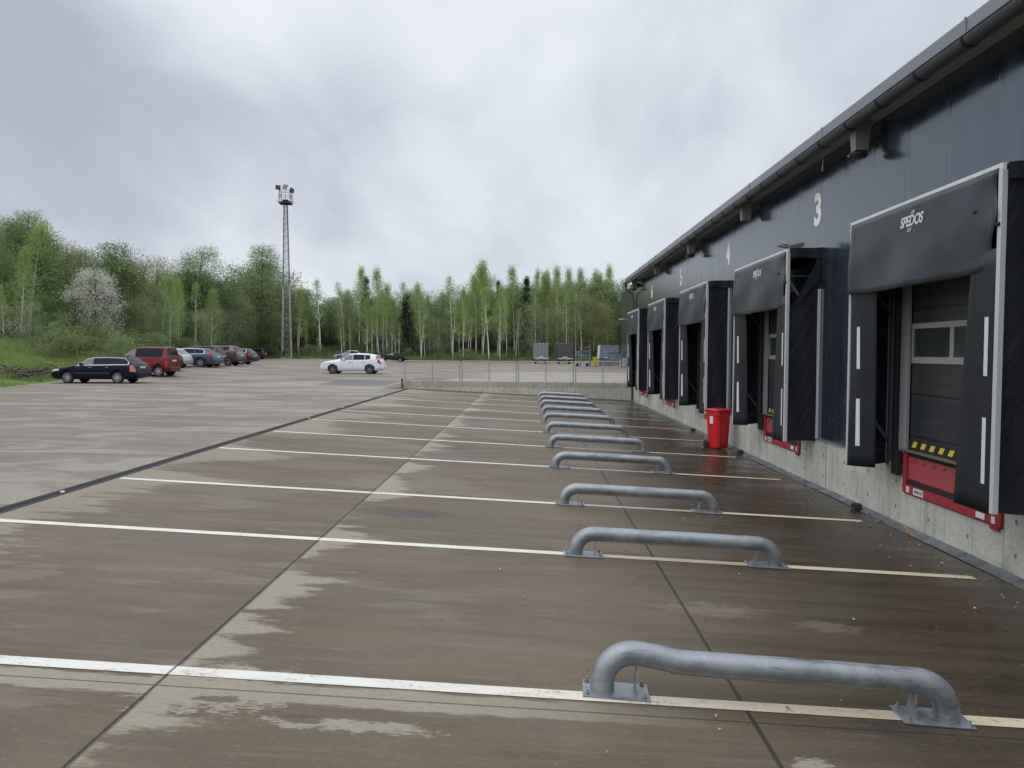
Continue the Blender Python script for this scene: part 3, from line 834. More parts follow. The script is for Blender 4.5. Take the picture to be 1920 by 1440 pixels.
# ------------------------------------------------------------------ wheel guides
m, nt, b = newmat('galvanised_steel', (.3, .34, .38), .42, .55)
inf = nt.new('ShaderNodeObjectInfo').outputs['Random']
va = nt.new('ShaderNodeVectorMath', operation='ADD'); nt.l.new(objcoord(nt), va.inputs[0]); nt.l.new(nt.comb(nt.m('MULTIPLY', inf, 37.), nt.m('MULTIPLY', inf, 11.), 0.), va.inputs[1]); O = va.outputs[0]
n = nt.noise(O, 5., 5., .65); v = nt.noise(nt.scl(O, 6, 16, 16), 2., 4., .7); f = nt.noise(O, 45., 2.)
c = nt.mix(nt.sm(n, .3, .7), (.205, .222, .238), (.33, .35, .368))
c = nt.mix(nt.sm(v, .55, .75, 0, .5), c, (.47, .49, .51))
c = nt.mix(nt.sm(nt.noise(nt.scl(O, 14., 3., 3.), 2.2, 5., .7), .6, .7, 0, .35), c, (.2, .17, .14))
c = nt.mix(nt.sm(nt.noise(nt.scl(O, 1.5, 9, 9), 1.3, 5., .7), .54, .68, 0, .65), c, (.09, .10, .12))
nt.put(b.inputs['Base Color'], c); nt.put(b.inputs['Roughness'], nt.sm(n, .3, .7, .33, .58)); nt.put(b.inputs['Normal'], nt.bump(f, .15, .004))
M_galv = m
GL = 2.22; PR = .08; HC = .24
def make_guide(bent):
    r = empty('wheel_guide')
    er = .20; pts = []
    h2 = HC+.03 if bent else HC
    pts.append((0, 0, .008)); 
    for i in range(10):
        t = math.pi*(1-i/9*.5); pts.append((er+er*math.cos(t), 0, h2-er+er*math.sin(t)))
    if bent: pts += [(.26, 0, h2-.002), (.42, 0, HC+.008), (.47, 0, HC-.003), (.52, 0, HC-.006), (1.0, 0, HC-.004)]
    else: pts += [(.6, 0, HC)]
    pts += [(1.5, 0, HC)]
    for i in range(10):
        t = math.pi*(.5-i/9*.5); pts.append((GL-er+er*math.cos(t), 0, HC-er+er*math.sin(t)))
    pts.append((GL, 0, .008))
    mb = MB(); rad = [PR]*len(pts); mb.tube(pts, rad, 28)
    p = mb.build('pipe', M_galv, r); smooth_angle(p, 60)
    for (xw) in ((.455 if bent else .32), GL-.32):
        mb = MB(); mb.tube([(xw-.004, 0, HC-.004*bent), (xw+.004, 0, HC-.004*bent)], PR+.0025, 28); mb.build('weld_seam', M_galv, r)
    for s_, x0 in ((1, 0.), (-1, GL)):
        mb = MB(); mb.box(min(x0-s_*.13, x0+s_*.31), max(x0-s_*.13, x0+s_*.31), -.125, .125, .0, .012)
        pl = mb.build('base_plate', M_galv, r, bevel=.003)
        for (bx, by) in ((-.10, -.095), (-.10, .095), (.27, -.095), (.27, .095)):
            mb = MB(); mb.lathe([(.016, .012), (.016, .026), (.008, .027), (.008, .045)], 8, Matrix.Translation((x0+s_*bx, by, 0))); mb.build('bolt', M_galv, pl)
        mb = MB(); xb = x0+s_*.22
        zt_ = (h2 if (bent and s_ == 1) else HC)-PR+.012
        q0, q1 = xb-.005, xb+.005
        k = len(mb.v); mb.v += [(q0, -.075, .012), (q0, .075, .012), (q0, .045, zt_), (q0, -.045, zt_), (q1, -.075, .012), (q1, .075, .012), (q1, .045, zt_), (q1, -.045, zt_)]
        for q in ((0, 3, 2, 1), (4, 5, 6, 7), (0, 1, 5, 4), (1, 2, 6, 5), (2, 3, 7, 6), (3, 0, 4, 7)): mb.face(tuple(k+i for i in q))
        mb.build('brace', M_galv, r)
    return r
gb, gs = make_guide(True), make_guide(False)
om = ['nearest', 'second nearest', 'third nearest', 'fourth nearest', 'fifth nearest', 'sixth nearest', 'seventh nearest', 'eighth nearest', 'third farthest', 'second farthest', 'farthest']
for i, yy in enumerate(GY):
    r = gb if i == 0 else (gs if i == 1 else copy_tree(gs))
    X0 = .535 if i else .50; r.location = (X0, yy+(.1 if i == 0 else 0), yard_z(X0)+.004)
    r.rotation_euler = (0, math.atan(SL), random.uniform(-.006, .006) if i else -.05)
    l_ = 'nearest galvanised pipe wheel guide, its left elbow bent upward' if i == 0 else om[i]+' of the galvanised pipe wheel guides, straight and undented, counted from the camera'
    if i == 10: l_ = 'farthest galvanised pipe wheel guide, close to the retaining wall'
    tag(r, l_, 'wheel guide', 'pipe wheel guides on the bay lines')

# ------------------------------------------------------------------ retaining wall and railings
mb = MB()
def rz(x): return .03-.09*(x+6.5)/11.9
mb.v += [(-6.5, 39.9, -1.4), (5.42, 39.9, -1.4), (5.42, 39.9, rz(5.42)), (-6.5, 39.9, rz(-6.5)), (-6.5, 40.15, -1.4), (5.42, 40.15, -1.4), (5.42, 40.15, rz(5.42)), (-6.5, 40.15, rz(-6.5))]
for q in ((0, 1, 2, 3), (5, 4, 7, 6), (3, 2, 6, 7), (4, 0, 3, 7), (1, 5, 6, 2)): mb.face(q)
rw = mb.build('retaining_wall', M_retain, bevel=.01)
tag(rw, 'low concrete retaining wall across the far end of the dock yard under the railing', 'retaining wall')
M_hole, _, _ = newmat('tie_hole_black', (.02, .02, .02), .9)
for k in range(20):
    X = -6.38+.6*k
    mb = MB(); mb.lathe([(.024, -.006), (.024, .004)], 10, Matrix.Translation((X, 39.9, -.30)), axis='Y'); mb.build('tie_hole', M_hole, rw)
m_rust, _, _ = newmat('rusty_steel', (.05, .025, .018), .7)
mb = MB(); mb.box(-6.62, -6.54, 39.84, 39.92, -.5, .12); tag(mb.build('steel_post', m_rust, bevel=.004), 'short rusty brown steel post at the left end of the retaining wall', 'post')
M_post, _, _ = newmat('railing_steel', (.30, .32, .33), .5, .4)
x0s = [-6.46, -3.46, -.52, 2.46]; x1s = [-3.58, -.64, 2.34, 5.28]
rl = ['leftmost of the four galvanised railing panels on the retaining wall', 'second galvanised railing panel from the left on the retaining wall', 'third galvanised railing panel from the left on the retaining wall', 'rightmost galvanised railing panel, ending at the warehouse corner']
for i in range(4):
    r = empty('railing', ((x0s[i]+x1s[i])/2, 40.02, -.02), 0, rl[i], 'railing', 'railing panels on the retaining wall')
    ox = r.location.x
    H = 1.06
    mb = MB(); mb.tube([(x0s[i]-ox, 0, H), (x1s[i]-ox, 0, H-.02)], .026, 8); mb.build('top_rail', M_post, r)
    mb = MB(); mb.tube([(x0s[i]-ox, 0, .55), (x1s[i]-ox, 0, .53)], .013, 6); mb.build('mid_rail', M_post, r)
    for X in (x0s[i], (x0s[i]+x1s[i])/2, x1s[i]):
        mb = MB(); mb.tube([(X-ox, 0, rz(X)+.01), (X-ox, 0, H-.01)], .024, 8); mb.box(X-ox-.06, X-ox+.06, -.06, .06, rz(X)+.021, rz(X)+.032); mb.build('post', M_post, r)

# ------------------------------------------------------------------ wall foot strip, wedges and litter
m, nt, b = newmat('bitumen_strip', (.1, .115, .125), .6)
P = pos(nt); n = nt.noise(P, 3., 5., .7); nt.put(b.inputs['Base Color'], nt.mix(nt.sm(n, .3, .7), (.06, .065, .065), (.16, .175, .185))); M_strip = m
mb = MB(); mb.grid(lambda u, v: (5.26+.17*v+.015*math.sin(40*u)*(1-v), YN+(39.9-YN)*u, yard_z(5.26+.17*v)+.006+.05*v*v+.004*math.sin(90*u)), 160, 3, True)
tag(mb.build('wall_foot_strip', M_strip, smooth=True), kind='structure')
M_orange, _, _ = newmat('orange_plastic', (.45, .12, .03), .5)
for (yy, lab) in ((12.35, 'small black rubber chock at the wall foot left of the nearest leveller'), (24.6, 'small black rubber chock at the wall foot left of the red bin'), (19.1, 'small dark rubber chock at the wall foot right of the red bin')):
    mb = MB(); z = yard_z(5.3)+.045
    prof = [(0, 0), (.2, 0), (.17, .05), (.10, .085), (.03, .07)]
    for s_ in (0, 1): mb.v += [(-.06+.12*s_, a_-.1, h_) for a_, h_ in prof]
    mb.face((0, 1, 2, 3, 4)); mb.face((9, 8, 7, 6, 5))
    for i in range(5): j = (i+1) % 5; mb.face((i, i+5, j+5, j))
    o = mb.build('wheel_chock', M_black, bevel=.006); o.location = (5.27, yy, yard_z(5.27)+.02)
    tag(o, lab, 'wheel chock')
mb = MB(); mb.box(-.015, .015, -.13, .13, 0, .03); o = mb.build('wooden_stick', newmat('bare_wood', (.35, .2, .1), .8)[0]); o.location = (5.25, 10.55, yard_z(5.25)+.02); o.rotation_euler = (R(35), 0, .5)
tag(o, 'short pale stick of wood leaning at the wall foot below the nearest leveller', 'stick')
rr = random.Random(3); mb = MB()
for k in range(900):
    t = rr.random(); X = 5.35-abs(rr.gauss(0, .55)) if t < .7 else rr.uniform(-1, 5); yy = rr.uniform(3, 39)**1.0
    s_ = rr.uniform(.003, .011); a_ = rr.uniform(0, 3.1); ln = rr.uniform(1, 3.2)
    mb.mat(rr.choice((0, 0, 1, 1, 2)))
    zz = yard_z(X)+.008; ca, sa = math.cos(a_), math.sin(a_)
    if X > 5.24: zz += .05*((X-5.26)/.17)**2 if X > 5.26 else 0
    P4 = [(-s_*ln, -s_), (s_*ln, -s_*.6), (s_*ln*.8, s_), (-s_*ln*.7, s_*.7)]
    mb.poly([(X+p*ca-q*sa, yy+p*sa+q*ca, zz+(.01 if j % 2 else 0)) for j, (p, q) in enumerate(P4)])
o = mb.build('leaf_litter', [newmat('litter_brown', (.09, .06, .035), .8)[0], newmat('litter_pale', (.4, .38, .32), .8)[0], newmat('litter_tan', (.2, .16, .1), .8)[0]])
tag(o, 'scattered dead leaves, grit and paper scraps along the wall foot', 'litter', kind='stuff')

# ------------------------------------------------------------------ wheelie bins
def make_bin(name, col, label, loc, rz_, h=1.08, w_=.56, d_=.62, sticker=True):
    M, nt, b = newmat(name+'_plastic', col, .38)
    O = objcoord(nt); n = nt.noise(O, 4., 4.); nt.put(b.inputs['Base Color'], nt.mix(nt.sm(n, .3, .7), tuple(c*.82 for c in col), col))
    r = empty('wheelie_bin', loc, rz_, label, 'bin')
    mb = MB(); hb = h*.93; N = 5
    rings = [(0.02, .84, .80), (.06, .88, .84), (.45, .93, .91), (hb-.14, .99, .99), (hb-.13, 1.03, 1.04), (hb, 1.04, 1.05)]
    def ring(z, fx, fy):
        hx, hy, c = w_/2*fx, d_/2*fy, .05
        return [(-hx+c, -hy, z), (hx-c, -hy, z), (hx, -hy+c, z), (hx, hy-c, z), (hx-c, hy, z), (-hx+c, hy, z), (-hx, hy-c, z), (-hx, -hy+c, z)]
    k = 0
    for q in rings: mb.v += ring(*q)
    for i in range(len(rings)-1):
        for j in range(8): mb.face((i*8+j, i*8+(j+1) % 8, (i+1)*8+(j+1) % 8, (i+1)*8+j))
    mb.face(tuple(range(8))[::-1]); mb.face(tuple(8*(len(rings)-1)+j for j in range(8)))
    mb.build('body', M, r, bevel=.006)
    mb = MB(); mb.box(-w_*.17, w_*.17, -d_/2*.93-.012, -d_/2*.70, .12, h*.52); mb.build('front_panel', M, r, bevel=.02)
    mb = MB()
    def ld(u, v):
        return (-w_*.56+w_*1.12*u, -d_*.56+d_*1.16*v, hb+.012+.05*math.sin(math.pi*min(1, max(0, v)))**.6*math.sin(math.pi*u)**.35)
    mb.grid(ld, 10, 8, True); mb.build('lid', M, r, solid=.02, smooth=True)
    mb = MB(); mb.tube([(-w_*.4, d_*.56, hb-.02), (-w_*.4, d_*.66, hb+.0), (w_*.4, d_*.66, hb), (w_*.4, d_*.56, hb-.02)], .014, 8); mb.build('handle', M, r)
    for s_ in (-1, 1):
        mb = MB(); mb.lathe([(.06, -.022), (.1, -.02), (.1, .02), (.06, .022)], 18, Matrix.Translation((s_*w_*.47, d_*.43, .1)), axis='X'); mb.build('wheel', M_black, r)
    if sticker:
        mb = MB(); mb.box(-w_*.505-.008, -w_*.49+.004, -d_*.1, d_*.12, h*.62, h*.8); mb.build('sticker', M_lab, r)
    return r
rb = make_bin('red', (.58, .008, .014), 'red plastic wheelie bin standing in the wet yard against the loading wall', (4.95, 20.05, yard_z(4.95)), R(30), 1.06, .46, .48)
# ------------------------------------------------------------------ sneakers left on the shelter of number 3
M_shoe, nt, b = newmat('shoe_fabric', (.07, .072, .085), .7)
M_sole, _, _ = newmat('shoe_sole', (.25, .25, .27), .6)
def shoe(loc, rot_, label):
    r = empty('sneaker', loc, 0, label, 'shoe', 'worn sneakers on the shelter top'); r.rotation_euler = rot_
    # along local x: heel 0 .. toe .29
    S = [(0, .030, .085), (.02, .036, .095), (.06, .037, .10), (.10, .037, .085), (.15, .042, .07), (.20, .048, .055), (.25, .044, .045), (.28, .030, .035), (.292, .012, .028)]
    mb = MB(); n = 10
    for (x, w_, h) in S:
        for j in range(n+1):
            t = math.pi*j/n; mb.v.append((x, w_*math.cos(t)*(1 if h < .09 else .9), .018+(h-.018)*math.sin(t)**.7))
    for i in range(len(S)-1):
        for j in range(n): mb.face((i*(n+1)+j, i*(n+1)+j+1, (i+1)*(n+1)+j+1, (i+1)*(n+1)+j))
    mb.face(tuple(range(n+1))); mb.build('upper', M_shoe, r, smooth=True)
    mb = MB(); k = len(S)
    for z in (0, .024):
        mb.v += [(x, w_+.003, z) for x, w_, h in S]+[(x, -w_-.003, z) for x, w_, h in S[::-1]]
    N = 2*k; mb.face(tuple(range(N))[::-1]); mb.face(tuple(range(N, 2*N)))
    for i in range(N): j = (i+1) % N; mb.face((i, j, N+j, N+i))
    mb.build('sole', M_sole, r)
    mb = MB()
    for q in range(4): x = .11+.025*q; mb.tube([(x, -.03, .062), (x+.01, 0, .095-.012*q), (x, .03, .062)], .004, 5)
    mb.build('laces', M_sole, r)
shoe((4.99, 14.78, ZT+.012), (R(8), R(-14), R(186)), 'dark worn sneaker with its toe over the shelter rail, left one of the pair')
shoe((4.87, 14.62, ZT+.03), (R(-60), R(-10), R(-12)), 'dark worn sneaker on its side by the corner post, right one of the pair')

# ------------------------------------------------------------------ floodlight mast
m, nt, b = newmat('mast_steel', (.3, .3, .31), .55, .5)
P = pos(nt); x, y, z = nt.sep(P); nt.put(b.inputs['Base Color'], nt.mix(nt.sm(z, 11.5, 12.5), (.4, .41, .4), (.11, .108, .118))); M_mast = m
MX, MY = -39.3, 124.2; MZ = zt(MX, MY)
M_dk2, _, _ = newmat('mast_head_dark', (.018, .018, .02), .6)
M_lg, _, _ = newmat('lamp_glass_dull', (.13, .135, .14), .4)
mast = empty('floodlight_mast', (MX, MY, MZ), R(8), 'tall lattice floodlight mast rising at the edge of the wood', 'floodlight mast')
HM = 25.1
def hw(z): return interp(z, [(0, .70), (11.3, .50), (HM, .25)])
lv = [0]; 
while lv[-1] < HM-.4: lv.append(lv[-1]+hw(lv[-1])*1.55)
lv[-1] = HM
mb = MB()
for sx in (-1, 1):
    for sy in (-1, 1):
        for a, c_ in ((0, 11.3), (11.3, HM)): mb.bar((sx*hw(a), sy*hw(a), a), (sx*hw(c_), sy*hw(c_), c_), .10 if a == 0 else .07)
for i, (a, c_) in enumerate(zip(lv, lv[1:])):
    for (p, q) in (((-1, -1), (1, -1)), ((1, -1), (1, 1)), ((1, 1), (-1, 1)), ((-1, 1), (-1, -1))):
        if i % 2: p, q = q, p
        mb.bar((p[0]*hw(a), p[1]*hw(a), a), (q[0]*hw(c_), q[1]*hw(c_), c_), .034)
        if c_ > 11.5: mb.bar((p[0]*hw(c_), p[1]*hw(c_), c_), (q[0]*hw(c_), q[1]*hw(c_), c_), .026)
mb.bar((-.7, -.7, .12), (.7, -.7, .12), .1); mb.bar((-.7, .7, .12), (.7, .7, .12), .1)
mb.build('lattice_tower', M_mast, mast)
mb = MB(); mb.bar((-.12, 0, .3), (-.05, 0, HM), .025); mb.bar((.22, 0, .3), (.12, 0, HM), .025)
for k in range(84): mb.bar((-.12, 0, .4+.295*k), (.2, 0, .4+.295*k), .014)
mb.build('ladder', M_mast, mast)
mb = MB(); mb.box(-.62, -.25, -.78, -.72, .45, 1.25); mb.build('switch_box', M_dk2, mast)
mb = MB(); mb.box(-.95, .95, -.95, .95, HM-.12, HM+.08)
for k in range(4):
    for s_ in (-1, 1): mb.bar((s_*.95, -.9+.6*k, HM+.16+.12*(k % 2)), (s_*1.35, -.9+.6*k, HM+.16+.12*(k % 2)), .045)
mb.box(-.45, .45, -.4, .4, HM+.08, HM+.55); mb.box(-.7, .7, -.2, .2, HM+.08, HM+.3)
mb.build('platform', M_dk2, mast)
mb = MB()
for sx in (-1, 1):
    for sy in (-1, 1): mb.bar((sx*.88, sy*.88, HM), (sx*.84, sy*.84, HM+2.05), .09)
for h in (1.15, 1.95):
    for a, c_ in (((-1, -1), (1, -1)), ((1, -1), (1, 1)), ((1, 1), (-1, 1)), ((-1, 1), (-1, -1))): mb.bar((a[0]*.85, a[1]*.85, HM+h), (c_[0]*.85, c_[1]*.85, HM+h), .06)
mb.bar((.1, -.85, HM), (.1, -.85, HM+2.), .04)
mb.build('railing', M_dk2, mast)
for (x, z, ry, rz_, mat_) in ((-1.02, 2.35, 4, 12, 0), (.08, 2.45, 6, -12, 1), (1.15, 1.95, 28, 35, 0)):
    q = Matrix.Translation((x, -.85, HM+z)) @ Matrix.Rotation(R(rz_), 4, 'Z') @ Matrix.Rotation(R(ry), 4, 'Y') @ Matrix.Rotation(R(-18), 4, 'X')
    mb = MB(); k = len(mb.v)
    for (yy, s_) in ((0, .40), (.32, .24)): mb.v += [tuple(q @ Vector(p)) for p in ((-s_, yy, -s_), (s_, yy, -s_), (s_, yy, s_), (-s_, yy, s_))]
    for f in ((0, 1, 2, 3), (7, 6, 5, 4), (0, 4, 5, 1), (1, 5, 6, 2), (2, 6, 7, 3), (3, 7, 4, 0)): mb.face(f)
    fl = mb.build('lamp_housing', M_dk2, mast)
    mb = MB(); mb.box(-.34, .34, -.012, -.004, -.34, .34, q); mb.build('lamp_glass', M_lg if mat_ else M_dk2, fl)

# ------------------------------------------------------------------ cars
M_glass, nt, b = newmat('car_glass', (.012, .014, .017), .08, 0., .13)
M_glassl, _, _ = newmat('car_glass_light', (.13, .17, .17), .1, 0., .4)
M_tyre, _, _ = newmat('tyre_rubber', (.016, .016, .017), .8)
M_rimm, _, _ = newmat('rim_silver', (.5, .51, .53), .3, .6)
M_rimd, _, _ = newmat('rim_dark', (.025, .025, .027), .5)
M_rimg, _, _ = newmat('rim_grey', (.2, .2, .21), .35, .5)
M_chrome, _, _ = newmat('bright_trim', (.36, .37, .39), .35, .5)
M_tail, _, _ = newmat('red_lens', (.42, .02, .02), .25, 0., .6)
M_tailw, _, _ = newmat('pale_red_lens', (.5, .2, .17), .25)
M_headl, _, _ = newmat('headlight_lens', (.62, .64, .65), .12, 0., .8)
M_plate, _, _ = newmat('plate_white', (.62, .62, .6), .45)
M_trim, _, _ = newmat('black_trim', (.022, .022, .024), .55)
def smooth_list(pts, Lc, w_=.10):
    out = {}
    def g(s):
        a = 0
        for k in range(-3, 4): a += interp(s+k*w_/3, pts)
        return a/7
    return g
def make_car(name, label, loc, rz_, col, Lc, W, top, belt, wheels, rad, side=(1.5, 4.0), ws=(1.2, 2.0), rwin=None, rlight=None, rims='silver5', trims=(), lower=None, metal=.25, tilt=0., zb=.22, rlmat=None, plate=None, group=None, tint=None, pillars=(), headlight=(.12, .5), lowz=.45, rails=None):
    dk = max(col) < .06
    paint, nt, b = newmat(name+'_paint', col, .3, 0. if dk else metal, .14 if dk else .35, .05 if dk else .2)
    r = empty(name, loc, rz_, label, 'car', group or 'cars parked on the lot'); r.rotation_euler = (0, tilt, rz_)
    tp = smooth_list(top, Lc, .06); bt = smooth_list(belt, Lc, .05); hw_ = W/2
    ar = rad+.055
    def section(s):
        z0 = zb
        if s < .4: z0 = zb+.06*(1-s/.4)
        if s > Lc-.5: z0 = zb+.12*(s-Lc+.5)/.5
        for wx in wheels:
            if abs(s-wx) < ar: z0 = max(z0, rad+math.sqrt(ar*ar-(s-wx)**2)*1.0)
        T = tp(s); Bz = min(bt(s), T-.03)
        nose = 1-.17*max(0, 1-s/.32)**2.4-.06*max(0, 1-(Lc-s)/.25)**2.2
        w_ = hw_*nose; h = max(0, T-Bz)
        wb = w_*.975; w5 = max(.2, wb-.25*h-.05*min(1, h/.05))
        zm = max(z0+.06, min(.58, Bz-.08))
        zl = max(z0+.03, min(z0+.12, zm-.02))
        return [(0, z0), (w_*.90, z0), (w_*.985, zl), (w_, zm), (wb, Bz), (w5, T-.055 if h > .2 else T-.03-.01*h), (w5*.8, T-.012), (0, T+.008)]
    def surf(s, v, sg=1, off=0.):
        P_ = section(s); i = min(6, int(v)); f = v-i
        y = P_[i][0]+(P_[i+1][0]-P_[i][0])*f; z = P_[i][1]+(P_[i+1][1]-P_[i][1])*f
        return Vector((s-Lc/2, -sg*y, z))
    def surfo(s, v, sg, off):
        e = .02
        a = surf(min(Lc, s+e), v, sg)-surf(max(0, s-e), v, sg); c_ = surf(s, min(7, v+.03), sg)-surf(s, max(0, v-.03), sg)
        nrm = a.cross(c_)
        if nrm.length < 1e-9: nrm = Vector((0, 0, 1))
        nrm.normalize(); ctr = Vector((s-Lc/2, 0, .6)); p = surf(s, v, sg)
        if nrm.dot(p-ctr) < 0 : nrm = -nrm
        return p+nrm*off
    ss = set(round(Lc*i/64, 3) for i in range(65))
    for wx in wheels:
        for q in (-1, -.97, -.9, -.78, -.6, -.3, 0, .3, .6, .78, .9, .97, 1): ss.add(round(wx+q*ar, 3))
        ss.add(round(wx-ar-.004, 3)); ss.add(round(wx+ar+.004, 3))
    ss = sorted(x for x in ss if 0 <= x <= Lc)
    mb = MB(); vv = [0, .98, 1.5, 2, 2.5, 3, 3.5, 4, 4.12, 4.5, 4.9, 5, 5.3, 5.7, 6, 6.5, 7]; n2 = 2*len(vv)-2
    for s in ss:
        mb.v += [tuple(surf(s, v, 1)) for v in vv] + [tuple(surf(s, v, -1)) for v in vv[-2:0:-1]]
    for i in range(len(ss)-1):
        for j in range(n2): mb.face((i*n2+j, (i+1)*n2+j, (i+1)*n2+(j+1) % n2, i*n2+(j+1) % n2))
    mb.face(tuple(range(n2))); mb.face(tuple((len(ss)-1)*n2+j for j in range(n2))[::-1])
    body = mb.build('body', paint, r); smooth_angle(body, 38)
    def patch(nm, mat, s0, s1, v0, v1, off=.006, both=True, n=8, par=None, slant=0., taper0=0., taper1=0.):
        for sg in (1, -1):
            mb = MB()
            def fn(u, v):
                s = s0+(s1-s0)*u+slant*v; lo = v0+(v1-v0)*0; 
                t = v
                if taper0: t = t*min(1, u/taper0)
                if taper1: t = t*min(1, (1-u)/taper1)
                return surfo(s, v0+(v1-v0)*t, sg, off)
            mb.grid(fn, n, 5)
            o = mb.build(nm, mat, par or r, smooth=True)
        return o
    # windows: front light glass, rear tinted
    g0 = side[0]; doors = [g0]+list(pillars)+[side[1]]
    for i, (a, c_) in enumerate(zip(doors, doors[1:])):
        mt = M_glassl if (i == 0 and tint != 'all') else M_glass
        patch('side_window', mt, a+.02, c_-.02, 4.13, 4.93, .005, n=12)
    patch('windscreen', M_glass, ws[0]+.04, ws[1]-.05, 5.05, 7, .006)
    if rwin: patch('rear_window', M_glass if not (tint == 'lightrear') else M_glassl, rwin[0], rwin[1], 5.15, 7, .006)
    for (s0, s1, v0, v1, mt) in trims: patch('trim', mt, s0, s1, v0, v1, .009, n=20)
    if lower: patch('lower_trim', M_trim, .1, Lc-.08, 1.0, lower, .004, n=60)
    for s in ([side[0]+.15]+list(pillars)):
        patch('door_seam', M_trim, s, s+.012, 2.0, 4.0, .003, n=2)
    # lamps
    patch('headlight', M_headl, headlight[0], headlight[1], 3.5, 4.0, .012)
    if rlight is None: rlight = (Lc-.3, Lc-.04, 3.1, 4.0)
    for q in (rlight if isinstance(rlight, list) else [rlight]):
        patch('rear_light', rlmat or M_tail, q[0], q[1], q[2], q[3], .012)
    # tail details on the end face
    hp = plate or .82; xe_ = Lc/2
    def tailx(z):
        s = Lc
        while s > Lc*.6 and tp(s) < z: s -= .01
        return s-Lc/2
    px_ = tailx(hp+.03)+.035
    mb = MB(); mb.box(px_-.05, px_, -.26, .26, hp-.055, hp+.055); mb.build('number_plate', M_plate, r)
    mb = MB(); mb.box(xe_-.06, xe_+.03, -hw_*.84, hw_*.84, .40, .58); mb.build('rear_bumper', paint if not lower else M_trim if lower > 2 else paint, r, bevel=.03)
    mb = MB(); mb.box(-xe_-.02, -xe_+.06, -hw_*.72, hw_*.72, .30, .46); mb.build('front_bumper', M_trim, r, bevel=.03)
    for sg in (1, -1):
        p = surfo(side[0]+.28, 4.15, sg, .02)
        mb = MB(); mb.box(p.x-.05, p.x+.09, p.y-.11 if sg > 0 else p.y, p.y if sg > 0 else p.y+.11, p.z-.02, p.z+.12); mb.build('wing_mirror', M_trim if lower else paint, r, bevel=.03)
        for s in (list(pillars)[:2] or [side[0]+1.1]):
            p = surfo(s-.16, 3.72, sg, .004)
            mb = MB(); mb.box(p.x-.09, p.x+.07, p.y-.014, p.y+.014, p.z-.012, p.z+.016); mb.build('door_handle', M_chrome if trims else M_trim, r)
    if rails:
        for sg in (1, -1):
            a, c_ = rails; pts = [surf(a, 5.2, sg)]+[surfo(a+(c_-a)*k/8, 5.2, sg, .045) for k in range(1, 8)]+[surf(c_, 5.2, sg)]
            mb = MB(); mb.tube(pts, .016, 6); mb.build('roof_rail', M_trim, r)
    # wheels
    for wx in wheels:
        for sg in (1, -1):
            M = Matrix.Translation((wx-Lc/2, -sg*(hw_-.115), rad))
            mb = MB(); k = sg
            mb.lathe([(rad*.62, -.09), (rad*.93, -.105), (rad, -.08), (rad, .08), (rad*.93, .105), (rad*.62, .09)], 28, M, axis='Y')
            wh = mb.build('wheel', M_tyre, r); smooth_angle(wh, 30)
            mb = MB(); yo = -sg*.085
            rm = {'s': M_rimm, 'd': M_rimg}[rims[0]]
            nsp = int(rims[6:]) if rims[6:] else 5
            mb.mat(1).lathe([(.02, yo*.55), (rad*.63, yo*.6)], 24, M, axis='Y')
            mb.mat(0).lathe([(rad*.60, yo*.7), (rad*.68, yo*1.22), (rad*.64, yo*1.22)], 28, M, axis='Y')
            mb.f.pop(); mb.mi.pop(); mb.f.pop(); mb.mi.pop()
            mb.mat(0).lathe([(.075, yo*.9), (.06, yo*1.1), (.02, yo*1.14)], 12, M, axis='Y')
            wsp = rad*(.19 if nsp <= 6 else .11)
            for j in range(nsp):
                t = 2*math.pi*j/nsp+.3; M2 = M @ Matrix.Rotation(t, 4, 'Y')
                mb.box(.04, rad*.66, min(yo*.85, yo*1.12), max(yo*.85, yo*1.12), -wsp/2, wsp/2, M2)
            rm_ = mb.build('rim', [rm, M_rimd], wh)
    return r
def near_side(xr_wheel, ynear, wheels, Lc, W, z=None):
    """centre position from the rear wheel on the camera side"""
    cx = xr_wheel-(wheels[1]-Lc/2); cy = ynear+W/2
    return cx, cy
def put(name, label, xr, yn, Lc, W, wheels, **kw):
    yn -= .5
    cx, cy = near_side(xr, yn, wheels, Lc, W)
    zf = zt(cx-(Lc/2-wheels[0]), cy); zr = zt(cx+(wheels[1]-Lc/2), cy)
    tilt = math.atan2(zf-zr, wheels[1]-wheels[0])
    zc_ = zf+(zr-zf)*((Lc/2-wheels[0])/(wheels[1]-wheels[0]))
    return make_car(name, label, (cx, cy, zc_+kw.pop('dz', 0.)), kw.pop('rz', 0.), Lc=Lc, W=W, wheels=wheels, tilt=tilt, **kw)
est_top = lambda L_, H, tail=.42, hood=.93: [(0, .60), (.05, .68), (.3, .78), (1.15, hood), (1.28, hood+.03), (2.02, H-.07), (2.4, H), (L_*.7, H), (L_-tail-.18, H-.04), (L_-.16, .98), (L_-.08, .86), (L_-.01, .60), (L_, .45)]
# 1 dark blue estate
L_ = 4.68
put('parked_car', 'dark blue estate car nearest the camera in the parked row, with bright window surrounds', -21.9, 40.9, L_, 1.75, (.93, 3.63), rad=.315, col=(.006, .009, .026), top=est_top(L_, 1.45, .5), belt=[(0, .8), (1.3, .93), (4.68, 1.0)],
    side=(1.42, 4.22), ws=(1.28, 2.1), rwin=(4.08, 4.46), pillars=(2.35, 3.25), rlight=(4.32, 4.62, 3.15, 4.0), rlmat=M_tailw, rims='silver10', trims=((1.36, 4.26, 4.0, 4.12, M_chrome), (1.5, 4.26, 4.92, 5.04, M_chrome), (4.20, 4.26, 4.0, 5.0, M_chrome), (1.1, 3.2, 2.85, 2.93, M_rimg)), plate=.86, rails=(1.95, 4.1))
